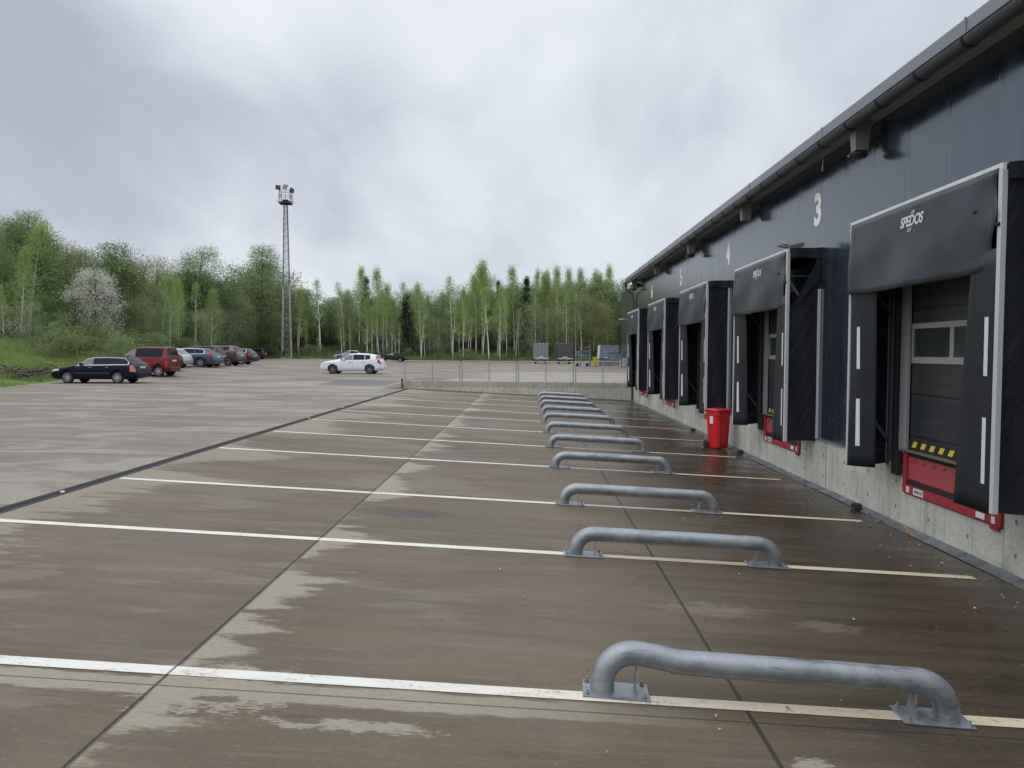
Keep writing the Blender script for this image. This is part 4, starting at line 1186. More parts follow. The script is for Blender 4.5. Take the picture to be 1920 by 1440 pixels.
# 2 red high-roofed van
L_ = 4.12
put('parked_van', 'dark red high-roofed passenger van with alloy wheels, second in the parked row', -22.7, 47.1, L_, 1.72, (.80, 3.49), rad=.315, col=(.15, .010, .014), top=[(0, .68), (.06, .78), (.35, .92), (.95, 1.08), (1.1, 1.14), (1.75, 1.68), (2.1, 1.77), (2.6, 1.81), (3.9, 1.81), (4.0, 1.72), (4.06, 1.15), (4.09, .75), (4.12, .45)],
    belt=[(0, .9), (1.1, 1.08), (4.12, 1.10)], side=(1.35, 3.72), ws=(1.1, 1.75), rwin=(3.95, 4.035), pillars=(2.02,), rlight=(3.9, 4.06, 3.0, 3.8), rims='silver6', lower=0, plate=.98, rlmat=M_tail, tint=None, trims=((2.1, 3.6, 3.35, 3.5, M_red), (1.5, 3.85, 5.0, 5.1, M_trim)))
# 3 small black hatchback, mostly hidden
L_ = 3.9
put('parked_car', 'small near-black hatchback squeezed between the red van and the silver hatchback', -24.25, 50.9, L_, 1.66, (.75, 3.2), rad=.29, col=(.012, .013, .02), top=[(0, .62), (.05, .68), (.3, .8), (1.0, .95), (1.8, 1.36), (2.2, 1.43), (3.2, 1.40), (3.45, 1.32), (3.78, .95), (3.86, .8), (3.9, .45)], belt=[(0, .85), (1.1, .9), (3.9, .98)],
    side=(1.3, 3.3), ws=(1.0, 1.8), rwin=(3.42, 3.70), pillars=(2.2,), rlight=(3.62, 3.84, 3.2, 4.0), rims='silver5', plate=.72)
# 4 silver hatchback
L_ = 4.15
put('parked_car', 'silver three-door hatchback with a dark bumper strip, in the parked row', -25.25, 54.4, L_, 1.73, (.85, 3.36), rad=.30, col=(.48, .50, .53), metal=.5, top=[(0, .62), (.05, .68), (.3, .80), (1.15, .95), (1.9, 1.36), (2.3, 1.44), (3.3, 1.42), (3.55, 1.36), (3.95, .95), (4.1, .84), (4.15, .45)], belt=[(0, .85), (1.2, .92), (4.15, .97)],
    side=(1.4, 3.2), ws=(1.15, 1.9), rwin=(3.62, 3.92), pillars=(2.5,), rlight=(3.86, 4.09, 3.1, 4.05), rims='silver5', plate=.58, tint='lightrear', trims=((3.8, 4.1, 2.35, 2.6, M_trim),))
# 5 blue-grey estate
L_ = 4.93
put('parked_car', 'blue-grey low estate car with large ten-spoke wheels, right of the silver hatchback', -24.5, 57.3, L_, 1.86, (.95, 3.85), rad=.34, col=(.075, .10, .15), metal=.5, top=est_top(L_, 1.46, .75, .92), belt=[(0, .8), (1.3, .94), (4.93, 1.02)],
    side=(1.5, 4.1), ws=(1.28, 2.1), rwin=(4.1, 4.72), pillars=(2.5, 3.4), rlight=(4.42, 4.86, 3.5, 4.05), rims='silver10', plate=.78, trims=((1.45, 4.16, 4.0, 4.12, M_chrome), (1.6, 4.12, 4.92, 5.03, M_chrome), (4.08, 4.16, 4.0, 5.0, M_chrome)))
# 6 black estate with tall lamps
L_ = 4.55
put('parked_car', 'black estate car with tall upright rear lamps, half hidden behind the blue-grey estate', -25.1, 60.1, L_, 1.8, (.9, 3.6), rad=.33, col=(.015, .013, .018), top=[(0, .6), (.05, .75), (.3, .88), (1.1, 1.02), (1.85, 1.50), (2.3, 1.6), (3.6, 1.6), (4.0, 1.55), (4.38, 1.05), (4.5, .9), (4.55, .45)], belt=[(0, .9), (1.2, 1.0), (4.55, 1.08)],
    side=(1.4, 3.95), ws=(1.1, 1.85), rwin=(4.02, 4.3), pillars=(2.4, 3.2), rlight=[(4.02, 4.16, 4.0, 5.2), (4.2, 4.42, 3.6, 4.6)], rims='silver5', plate=.8)
# 7 grey SUV
L_ = 4.53
put('parked_car', 'metallic grey sport utility car with pale roof rails and wide red tail lamps', -24.8, 63.3, L_, 1.84, (.9, 3.6), rad=.36, col=(.12, .12, .125), metal=.55, top=[(0, .65), (.05, .8), (.3, .95), (1.1, 1.1), (1.85, 1.58), (2.3, 1.69), (3.5, 1.68), (3.95, 1.60), (4.35, 1.12), (4.46, .98), (4.53, .5)], belt=[(0, 1.), (1.2, 1.04), (3., 1.12), (3.8, 1.32), (4.53, 1.2)],
    side=(1.4, 3.75), ws=(1.1, 1.85), rwin=(3.98, 4.28), pillars=(2.4, 3.2), rlight=(4.05, 4.5, 3.75, 4.1), rims='silver5', lower=2.2, plate=.85, rails=(2.0, 3.9), zb=.28)
# 8 dark estate with silver sill
L_ = 4.78
put('parked_car', 'dark grey estate car with bright lower bumper strip, right of the grey sport utility car', -25.9, 69.2, L_, 1.82, (.92, 3.72), rad=.335, col=(.03, .032, .04), metal=.4, top=est_top(L_, 1.5, .5, .97), belt=[(0, .85), (1.3, .97), (4.78, 1.03)],
    side=(1.5, 4.15), ws=(1.28, 2.1), rwin=(4.2, 4.55), pillars=(2.5, 3.4), rlight=(4.34, 4.72, 3.4, 4.05), rims='silver5', plate=.8, trims=((1.45, 4.2, 4.0, 4.12, M_chrome), (1.6, 4.16, 4.92, 5.03, M_chrome), (4.12, 4.2, 4.0, 5.0, M_chrome), (4.0, 4.76, 1.5, 1.8, M_chrome)), rails=(2., 4.2))
# 9 far dark-blue estate
L_ = 4.5
put('parked_car', 'distant slate-blue high estate car parked alone near the foot of the mast', -41.2, 117., L_, 1.75, (.85, 3.65), rad=.33, col=(.03, .037, .06), top=[(0, .6), (.05, .8), (.3, .93), (1.1, 1.05), (1.85, 1.56), (2.3, 1.68), (3.9, 1.68), (4.2, 1.6), (4.4, 1.1), (4.46, .9), (4.5, .5)], belt=[(0, .95), (1.2, 1.05), (4.5, 1.08)],
    side=(1.4, 4.1), ws=(1.1, 1.85), rwin=(4.15, 4.37), pillars=(2.4, 3.2), rlight=(4.1, 4.4, 3.6, 4.4), rims='silver5', plate=.85)
# 10 white estate in the middle of the lot
L_ = 4.47
put('white_car', 'white estate car with tall red tail lamps standing alone in the middle of the lot', -11.33, 55., L_, 1.79, (.90, 3.55), rad=.315, col=(.68, .71, .76), metal=0., top=[(0, .68), (.06, .76), (.25, .86), (.6, .94), (1.05, 1.02), (1.25, 1.05), (1.7, 1.27), (2.1, 1.42), (2.5, 1.48), (3.0, 1.47), (3.5, 1.43), (3.85, 1.36), (4.1, 1.22), (4.28, 1.0), (4.38, .84), (4.43, .7), (4.47, .42)], belt=[(0, .75), (1.3, .92), (3.2, .96), (3.9, 1.05), (4.47, 1.0)],
    side=(1.42, 3.6), ws=(1.3, 2.1), rwin=(3.95, 4.22), pillars=(2.35, 3.2), rlight=[(3.98, 4.12, 4.2, 5.0), (4.10, 4.38, 3.45, 4.3)], rims='dark__5', plate=.72, group='cars standing in the open lot', headlight=(.25, .75))
# 11 silver saloon behind it
sal = lambda L_, H: [(0, .6), (.05, .68), (.3, .78), (1.2, .9), (1.35, .94), (2.05, H-.07), (2.4, H), (3.1, H), (3.5, H-.10), (4.05, .98), (4.2, .95), (L_-.1, .93), (L_-.03, .75), (L_, .45)]
L_ = 4.7
put('parked_car', 'distant silver saloon parked beyond the white estate car, by the verge', -25.2, 113., L_, 1.75, (.9, 3.55), rad=.31, col=(.36, .40, .45), metal=.4, top=sal(L_, 1.42), belt=[(0, .8), (1.3, .9), (L_, .95)],
    side=(1.5, 3.7), ws=(1.35, 2.1), rwin=(3.5, 4.0), pillars=(2.5,), rlight=(4.45, 4.66, 3.3, 4.), rims='silver5', plate=.7, group='cars standing in the open lot')
L_ = 4.55
put('parked_car', 'distant dark green-grey fastback car parked right of the white estate car', -19.9, 119., L_, 1.73, (.9, 3.55), rad=.31, col=(.022, .026, .03), top=[(0, .62), (.05, .66), (.3, .76), (1.2, .9), (1.35, .93), (2.05, 1.35), (2.45, 1.42), (3.1, 1.40), (3.7, 1.2), (4.25, .97), (4.45, .93), (4.52, .75), (4.55, .45)], belt=[(0, .8), (1.3, .88), (L_, .94)],
    side=(1.5, 3.8), ws=(1.35, 2.1), rwin=(3.5, 4.15), pillars=(2.5,), rlight=(4.3, 4.5, 3.3, 4.), rims='silver5', plate=.7, group='cars standing in the open lot', tint='light')

# ------------------------------------------------------------------ things at the far end of the lot
M_grp, _, _ = newmat('box_panel_grey', (.2, .205, .22), .5)
M_grp2, _, _ = newmat('box_panel_dark', (.06, .062, .075), .5)
M_wht, _, _ = newmat('white_metal', (.6, .6, .58), .5)
def trailer(px, y, w_, h, d_, mat, label, rz_):
    X = PX(px, y); z = zt(X, y)
    r = empty('box_trailer', (X, y, z), rz_, label, 'trailer', 'box trailers at the edge of the wood')
    mb = MB(); mb.box(-w_/2, w_/2, 0, d_, .85, .85+h); mb.build('cargo_box', mat, r, bevel=.03)
    mb = MB(); mb.box(-w_/2+.02, w_/2-.02, -.03, -.002, .88, .82+h); mb.build('front_wall', mat, r, bevel=.01)
    for xx in (-w_*.25, 0, w_*.25):
        mb = MB(); mb.box(xx-.018, xx+.018, -.05, -.03, .9, .8+h); mb.build('door_bar', M_frame, r)
    for sx in (-1, 1):
        mb = MB(); mb.box(sx*w_*.42-.09, sx*w_*.42+.09, -.09, -.061, .70, .80); mb.build('tail_lamp', M_tail, r)
    mb = MB(); mb.box(-w_/2-.03, w_/2+.03, -.06, .12, .66, .85); mb.box(-.35, .25, -.2, -.06, .8, 1.0); mb.build('bumper_beam', M_wht, r, bevel=.01)
    mb = MB(); mb.box(-.5, .5, .2, d_-.2, .45, .84); mb.bar((-.3, .1, .6), (0, -1.1, .5), .1); mb.bar((.3, .1, .6), (0, -1.1, .5), .1); mb.build('chassis', M_dark, r)
    for sx in (-1, 1):
        for yy in (d_*.35, d_*.62):
            mb = MB(); mb.lathe([(.2, -.1), (.32, -.09), (.32, .09), (.2, .1)], 18, Matrix.Translation((sx*(w_/2-.25), yy, .32)), axis='X'); mb.build('wheel', M_tyre, r)
trailer(1015.5, 107, 1.92, 2.05, 4., M_grp, 'light grey box trailer at the edge of the wood, the left one of two', R(3))
trailer(1060., 107, 2.0, 2.02, 3.6, M_grp2, 'dark grey box trailer right of the light grey one', R(3))
make_bin('yellow', (.55, .42, .02), 'yellow plastic wheelie bin at the far end of the lot', (PX(1117, 86), 86, zt(PX(1117, 86), 86)), 0, 1.07, .58, .6, False)
make_bin('pale', (.42, .44, .46), 'pale grey plastic bin against the far warehouse corner', (PX(1172.5, 83), 83, zt(9.9, 83)), 0, 1.0, .6, .6, False)
M_bs, _, _ = newmat('blue_grey_steel', (.13, .15, .22), .5, .2)
M_blue, _, _ = newmat('blue_steel', (.035, .06, .2), .5)
M_greenp, _, _ = newmat('pale_green_paint', (.33, .42, .36), .5)
M_cage, _, _ = newmat('cage_wire', (.25, .26, .29), .45, .3)
Y = 87.; X = PX(1097.5, Y); z = zt(X, Y)
r = empty('steel_gantry', (X, Y, z), 0, 'blue-grey steel portal frame standing left of the yellow bin', 'steel frame')
mb = MB()
for sx in (-.55, .55): mb.box(sx-.07, sx+.07, -.1, .1, 0, 2.12)
mb.build('uprights', M_bs, r, bevel=.01)
mb = MB(); mb.box(-.62, .62, -.1, .1, 2.12, 2.2); mb.box(-.6, .6, -.09, .09, 1.72, 1.86); mb.build('crossbeam', M_bs, r)
mb = MB(); mb.box(-.5, .5, -.08, .08, 1.5, 1.72); mb.bar((-.5, 0, 1.5), (-.25, 0, 1.7), .05); mb.bar((.5, 0, 1.2), (.2, 0, 1.6), .07); mb.build('lift_carriage', M_blue, r)
r = empty('scissor_lift', (PX(1090, 89), 89, z), 0, 'small work platform with pale green guard rails, behind the portal frame', 'work platform')
mb = MB()
for sx in (-.6, -.3, 0, .3, .6, .9): mb.bar((sx, 0, .75), (sx, 0, 1.75), .035)
for h in (1.75, 1.62, 1.3): mb.bar((-.6, 0, h), (.9, 0, h), .04); mb.bar((-.6, .8, h), (.9, .8, h), .04); mb.bar((-.6, 0, h), (-.6, .8, h), .04); mb.bar((.9, 0, h), (.9, .8, h), .04)
mb.build('guard_rail', M_greenp, r)
mb = MB(); mb.box(-.7, .95, -.05, .85, .35, .6); mb.build('base', M_wht, r, bevel=.03)
for sx in (-.45, .7):
    mb = MB(); mb.lathe([(.1, -.05), (.2, -.05), (.2, .05), (.1, .05)], 14, Matrix.Translation((sx, -.02, .2)), axis='Y'); mb.build('wheel', M_tyre, r)
mb = MB()
# corrugated blue container
Y = 95.; X0 = PX(1126, Y); X1 = PX(1161, Y); z = zt(X0, Y)
r = empty('container', ((X0+X1)/2, Y, z), 0, 'pale blue corrugated steel container beside the far warehouse', 'container')
w_ = (X1-X0)/2
m, nt, b = newmat('pale_blue_steel', (.22, .29, .36), .5, .2); O = objcoord(nt); n = nt.noise(nt.scl(O, 5, 5, 1), 1., 4., .7)
nt.put(b.inputs['Base Color'], nt.mix(nt.sm(n, .45, .7), (.26, .33, .40), (.13, .17, .22))); M_cont = m
mb = MB()
def cor(u, v):
    x = -w_+.06+(2*w_-.12)*u; ph = (u*9.5) % 1.
    return (x, .11 if ph < .5 else 0., .1+2.3*v)
mb.grid(cor, 190, 1); mb.box(-w_+.05, w_-.05, .12, 5, .1, 2.4); mb.build('wall', M_cont, r)
mb = MB(); mb.box(-w_, w_, -.02, .1, 2.4, 2.52); mb.build('top_beam', M_cage, r); mb = MB(); mb.box(-w_, w_, -.02, .1, 0, .1)
mb.build('frame', M_cage, r)
for s_ in (-1, 1):
    mb = MB(); mb.box(min(s_*w_, s_*(w_-.06)), max(s_*w_, s_*(w_-.06)), -.02, .1, .1, 2.4); mb.build('corner_post', M_cage, r)
mb = MB(); k = 0
mb.v += [(-.08, 0, 0), (.06, 0, 0), (.35, .5, 2.5), (.12, .5, 2.5), (-.08, .04, 0), (.06, .04, 0), (.35, .54, 2.5), (.12, .54, 2.5)]
for q in ((0, 1, 2, 3), (7, 6, 5, 4), (0, 4, 5, 1), (1, 5, 6, 2), (2, 6, 7, 3), (3, 7, 4, 0)): mb.face(q)
o = mb.build('leaning_panel', M_wht); o.location = (PX(1121.5, 92), 92.5, z); tag(o, 'long white sheet leaning against the left end of the blue container', 'panel')
def cage(px, y, w_, h, d_, label, topm, rz_=0):
    X = PX(px, y); z = zt(X, y)
    r = empty('roll_cage', (X, y, z), rz_, label, 'roll cage', 'wire cages before the container')
    mb = MB()
    for sx in (-1, 1):
        for yy in (0, d_): mb.bar((sx*w_/2, yy, .1), (sx*w_/2, yy, h), .05)
    for hh in (.15, h*.5): mb.bar((-w_/2, 0, hh), (w_/2, 0, hh), .045); mb.bar((-w_/2, d_, hh), (w_/2, d_, hh), .045)
    for sx in (-1, 1): mb.bar((sx*w_/2, 0, .15), (sx*w_/2, d_, .15), .045)
    mb.build('frame', M_cage, r)
    mb = MB()
    for k in range(int(w_/.09)): x_ = -w_/2+.09*(k+.5); mb.bar((x_, .0, .15), (x_, .0, h-.1), .022); mb.bar((x_, d_, .15), (x_, d_, h-.1), .022)
    mb.build('mesh_panel', M_cage, r)
    mb = MB(); mb.box(-w_/2-.03, w_/2+.03, -.03, d_+.03, h-.12, h); mb.build('top_frame', topm, r)
    for sx in (-1, 1):
        mb = MB(); mb.lathe([(.02, -.03), (.06, -.03), (.06, .03), (.02, .03)], 10, Matrix.Translation((sx*(w_/2-.05), 0, .06)), axis='X'); mb.build('wheel', M_tyre, r)
cage(1133.5, 88, .95, .95, .8, 'low grey wire cage with a dark top, left of the tall blue-topped one', M_dark)
cage(1152.5, 87, 1.1, 1.62, .9, 'tall wire cage with a blue top frame in front of the container', M_blue)
mb = MB(); mb.grid(lambda u, v: (-.2+.4*u, -.15+.3*v, .03+.05*math.sin(3*u)*math.sin(3*v)), 5, 5, True); o = mb.build('plastic_sack', M_wht, solid=.02); o.location = (PX(1137, 88), 88.3, zt(9, 88)+.96)
tag(o, 'small white sack lying on the low dark-topped cage', 'sack')
# second warehouse beyond
r = empty('far_warehouse', (10.5, 74, -.1), 0, 'second dark grey warehouse block beyond the end of the loading wall', 'warehouse')
mb = MB(); mb.box(0, 24, -12, 13.5, -.2, 8.25); mb.build('wall', M_clad, r)
mb = MB(); mb.box(-.08, 24, -12.1, 13.6, 8.253, 8.35); mb.build('roof', M_flash, r)
mb = MB(); mb.box(-.45, 0, 11.9, 12.1, 5.3, 5.42); mb.build('lamp', M_wht, r)
mb = MB(); mb.box(-.12, -.002, 2, 2.15, -.1, 8.2); mb.build('downpipe', M_dark, r)
# ------------------------------------------------------------------ vegetation
rng = np.random.default_rng(11)
def leafmat(name, c1, c2, trans=.35, amt=1.):
    m = bpy.data.materials.new(name); m.use_nodes = True; t = m.node_tree; t.nodes.clear(); nt = NT(t)
    g = nt.new('ShaderNodeNewGeometry'); rnd = nt.new('ShaderNodeObjectInfo').outputs['Random']
    n = nt.noise(g.outputs['Position'], .8, 2.); isl = g.outputs['Random Per Island']
    f = nt.m('ADD', nt.m('MULTIPLY', rnd, .55), nt.m('ADD', nt.m('MULTIPLY', nt.m('SUBTRACT', n, .5), .9), nt.m('MULTIPLY', isl, .45)), clamp=True)
    c = nt.mix(f, c1, c2)
    d = nt.new('ShaderNodeBsdfDiffuse'); nt.put(d.inputs[0], c)
    tr = nt.new('ShaderNodeBsdfTranslucent'); nt.put(tr.inputs[0], nt.mix(.5, c, tuple(min(1, v*1.35) for v in c2)))
    mx = nt.new('ShaderNodeMixShader'); mx.inputs[0].default_value = trans; nt.l.new(d.outputs[0], mx.inputs[1]); nt.l.new(tr.outputs[0], mx.inputs[2])
    o = nt.new('ShaderNodeOutputMaterial'); nt.l.new(mx.outputs[0], o.inputs[0]); return m
M_birch = leafmat('birch_leaf', (.22, .31, .10), (.34, .44, .16))
M_green = leafmat('leaf_green', (.14, .21, .09), (.23, .31, .14))
M_olive = leafmat('leaf_olive', (.19, .21, .10), (.28, .30, .15))
M_dkgreen = leafmat('leaf_dark', (.085, .13, .06), (.14, .20, .09))
M_pale = leafmat('leaf_pale', (.19, .24, .13), (.31, .36, .2))
M_pine = leafmat('pine_needle', (.03, .048, .038), (.05, .075, .052), .1)
M_bloss = leafmat('white_blossom', (.4, .41, .34), (.68, .68, .6), .3)
M_grassb = leafmat('grass_blade', (.15, .21, .06), (.25, .33, .11), .3)
M_weed = leafmat('weed_leaf', (.10, .13, .05), (.18, .22, .085), .3)
M_dry = leafmat('dry_stem', (.08, .06, .04), (.2, .16, .1), .2)
m, nt, b = newmat('birch_bark', (.5, .5, .47), .8)
O = objcoord(nt); n = nt.noise(nt.scl(O, 2, 2, 7), 1.5, 4., .7); x, y, z = nt.sep(O)
c = nt.mix(nt.sm(n, .56, .64), (.7, .7, .64), (.08, .07, .06)); c = nt.mix(nt.sm(z, 9., 13.), c, (.2, .17, .13)); nt.put(b.inputs['Base Color'], c); M_bbark = m
m, nt, b = newmat('brown_bark', (.1, .08, .06), .9); n = nt.noise(objcoord(nt), 3., 4.); nt.put(b.inputs['Base Color'], nt.mix(n, (.05, .04, .03), (.13, .11, .085))); M_bark = m

def leaves(name, C, S, mat, parent=None, droop=0., up=0.):
    """many small leaf faces of their own orientation"""
    n = len(C); N = rng.normal(size=(n, 3)); N[:, 2] = N[:, 2]*(1-droop)+up; N /= np.linalg.norm(N, axis=1)[:, None]
    T = np.cross(N, rng.normal(size=(n, 3))); T /= np.linalg.norm(T, axis=1)[:, None]+1e-9
    B = np.cross(N, T); S = S[:, None]
    V = np.stack([C+T*S, C+B*S*.55, C-T*S*.9, C-B*S*.55], 1).reshape(-1, 3)
    me = bpy.data.meshes.new(name); me.vertices.add(4*n); me.vertices.foreach_set('co', V.astype(np.float32).ravel())
    me.loops.add(4*n); me.loops.foreach_set('vertex_index', np.arange(4*n, dtype=np.int32))
    me.polygons.add(n); me.polygons.foreach_set('loop_start', np.arange(0, 4*n, 4, dtype=np.int32)); me.polygons.foreach_set('loop_total', np.full(n, 4, dtype=np.int32))
    me.materials.append(mat); me.update(calc_edges=True); me.validate()
    o = bpy.data.objects.new(name, me); COL.objects.link(o)
    if parent: o.parent = parent
    return o
def trunk_path(h, bend, rr, k=9):
    a = rr.uniform(0, 6.28); p = []; 
    w1, w2 = rr.uniform(-1, 1), rr.uniform(-1, 1)
    for i in range(k+1):
        t = i/k; q = bend*(t**1.4)+.18*math.sin(t*5+w1*3)*w2*t
        p.append((q*math.cos(a)+.1*w1*math.sin(3*t), q*math.sin(a), h*t))
    return p
def at_path(p, z):
    for a, c_ in zip(p, p[1:]):
        if z <= c_[2]:
            f = (z-a[2])/(c_[2]-a[2]); return np.array([a[0]+(c_[0]-a[0])*f, a[1]+(c_[1]-a[1])*f, z])
    return np.array([p[-1][0], p[-1][1], z])
def proto_tree(name, h, R_, z0, nc, nl, ls, mat, bark, prof, rr, bend=.6, tr=.15, spread=.42, sz=1., droop=0., branch=40, stems=1, up=0.):
    r = empty(name)
    mb = MB(); paths = []
    for s_ in range(stems):
        p = trunk_path(h*(1-.12*s_/max(1, stems)), bend*(1+.5*s_), rr); paths.append(p)
        if stems > 1:
            a = 2*math.pi*s_/stems; p[:] = [(x+math.cos(a)*(.15+.12*z), y+math.sin(a)*(.15+.12*z), z) for x, y, z in p]
        mb.tube(p, [tr*(1-.9*(i/9))*(1.25 if i == 0 else 1) for i in range(10)], 7)
    Cs = []; Ls = []
    for i in range(nc):
        t = rr.random()**.85; z = h*(z0+(1-z0)*t); rad = R_*prof(t)*math.sqrt(rr.uniform(.05, 1))*rr.uniform(.75, 1.12); a = rr.uniform(0, 6.283)
        base = at_path(paths[i % len(paths)], min(h*.97, z)); c_ = base+np.array([math.cos(a)*rad, math.sin(a)*rad, rr.uniform(-.2, .2)])
        Cs.append(c_)
        if i < branch:
            zb_ = max(h*z0*.75, c_[2]-rad*.9); b0 = at_path(paths[i % len(paths)], zb_)
            mb.tube([tuple(b0), tuple((b0+c_)/2+np.array([0, 0, .15*rad])), tuple(c_)], [tr*.28, tr*.18, tr*.07], 4)
        k = int(nl*rr.uniform(.5, 1.5)); q = np.clip(rng.normal(size=(k, 3)), -1.5, 1.5)*spread*rr.uniform(.6, 1.25); q[:, 2] *= sz
        Ls.append(c_+q)
    mb.build('trunk', bark, r, smooth=True)
    L_ = np.concatenate(Ls); S_ = ls*(.6+.8*rng.random(len(L_)))
    leaves('crown', L_, S_, mat, r, droop, up)
    r['h0'] = h
    return r
pr_b = lambda t: max(.06, math.sin(math.pi*min(1, t*.80+.20))**.75*(1-.5*t))
pr_l = lambda t: max(.1, math.sin(math.pi*min(1, t*.80+.14))**.55)
pr_p = lambda t: max(.06, (1-t)**.8)
pr_t = lambda t: max(.08, math.sin(math.pi*(t*.8+.12))**.7)
q = random.Random(5)
PR = {
 'birch': [proto_tree('birch_tree', 14, 2.5, .26, 190, 36, .08, M_birch, M_bbark, pr_b, q, bend=b_, droop=.3, sz=1.5) for b_ in (.5, -1., 1.6, .1)],
 'thin': [proto_tree('young_birch', 13, 1.3, .40, 70, 26, .066, M_birch, M_bbark, pr_b, q, bend=b_, tr=.12, droop=.3, spread=.34) for b_ in (.9, -.8)],
 'leaf': [proto_tree('broadleaf_tree', 12, 3.1, .16, 300, 62, .066, M_green, M_bark, pr_l, q, bend=.5, tr=.16, spread=.5) for _ in range(3)],
 'olive': [proto_tree('spring_tree', 10, 2.7, .14, 230, 48, .06, M_olive, M_bark, pr_l, q, bend=.5, tr=.11, spread=.5) for _ in range(2)],
 'dark': [proto_tree('dark_broadleaf', 11, 3.2, .10, 270, 60, .072, M_dkgreen, M_bark, pr_l, q, bend=.5, tr=.16, spread=.5) for _ in range(2)],
 'pale': [proto_tree('willow_tree', 7, 2.3, .08, 170, 34, .065, M_pale, M_bark, pr_l, q, bend=.6, tr=.07, spread=.45, stems=3) for _ in range(2)],
 'pine': [proto_tree('pine_tree', 12, 1.9, .18, 170, 44, .085, M_pine, M_bark, pr_p, q, bend=.2, tr=.13, spread=.30, sz=.6)],
 'bloss': [proto_tree('blossom_tree', 8, 2.6, .30, 230, 46, .055, M_bloss, M_bark, pr_l, q, bend=.5, tr=.12, spread=.36, branch=90)],
 'poplar': [proto_tree('tall_poplar', 15, 2.7, .2, 320, 54, .068, M_green, M_bark, pr_t, q, bend=.3, tr=.16, spread=.42, sz=1.3)],
 'bare': [proto_tree('bare_crowned_tree', 10, 1.9, .3, 60, 7, .06, M_olive, M_bark, pr_l, q, bend=.4, tr=.09, spread=.45, branch=60)],
 'shrub': [proto_tree('shrub', 2.4, 1.4, .05, 46, 26, .075, mt, M_bark, pr_l, q, bend=.2, tr=.03, spread=.28, stems=3, branch=6) for mt in (M_weed, M_green, M_olive)],
 'flower': [proto_tree('flowering_shrub', 2.6, 1.3, .05, 44, 18, .06, M_bloss, M_bark, pr_l, q, bend=.2, tr=.03, spread=.25, stems=3, branch=20)],
}
used = {k: [False]*len(v) for k, v in PR.items()}
cnt = {}
def plant(kind, X, Y, top=None, h=None, wf=1., label='', group='', cat='tree', rz_=None):
    i = q.randrange(len(PR[kind])); p = PR[kind][i]
    z = zt(X, Y)-.05
    if h is None: h = max(1.5, top-z)
    s_ = h/p['h0']
    r = p if not used[kind][i] else copy_tree(p)
    used[kind][i] = True
    tl = .07 if kind == 'thin' else .03
    r.location = (X, Y, z); r.scale = (s_*wf, s_*wf, s_); r.rotation_euler = (q.uniform(-tl, tl), q.uniform(-tl, tl), q.uniform(0, 6.28) if rz_ is None else rz_)
    tag(r, label, cat, group or None); return r
def zone(px):
    for lim, nm in ((60, 'at the left edge of the wood'), (130, 'behind the brush piles'), (255, 'beside the white blossom tree'), (345, 'behind the red van'), (450, 'behind the parked row left of the mast'), (560, 'around the floodlight mast'), (665, 'behind the silver saloon'), (760, 'behind the dark fastback car'), (870, 'behind the left end of the railing'), (960, 'behind the middle of the railing'), (1050, 'behind the light grey trailer'), (1110, 'behind the dark grey trailer')):
        if px < lim: return nm
    return 'behind the blue container'
SIL = [(-60, 410), (0, 418), (30, 416), (60, 404), (90, 440), (120, 456), (150, 470), (180, 482), (205, 462), (240, 470), (255, 495), (290, 487), (330, 487), (345, 478), (370, 470), (395, 500), (420, 522), (440, 547), (455, 505), (470, 478), (490, 467), (515, 480), (530, 512), (560, 538), (600, 545), (620, 562), (650, 548), (673, 520), (690, 530), (707, 518), (730, 532), (745, 558), (770, 538), (800, 542), (830, 552), (848, 530), (862, 548), (880, 528), (900, 506), (912, 498), (925, 515), (940, 535), (965, 514), (980, 524), (1000, 520), (1020, 525), (1043, 514), (1065, 522), (1090, 520), (1110, 518), (1125, 532), (1140, 515), (1160, 545), (1250, 530)]
def ydist(px): return interp(px, [(-60, 68), (100, 72), (200, 80), (300, 94), (400, 112), (470, 131), (560, 134), (1250, 134)])
kd = {'birch': 'slender white-trunked birch', 'thin': 'thin sparse young birch', 'leaf': 'round green broadleaf tree', 'olive': 'olive-brown tree in early leaf', 'dark': 'dark green dense tree', 'pale': 'pale many-stemmed willow', 'pine': 'dark pine', 'poplar': 'tall green tree', 'bare': 'thin bare-crowned tree'}
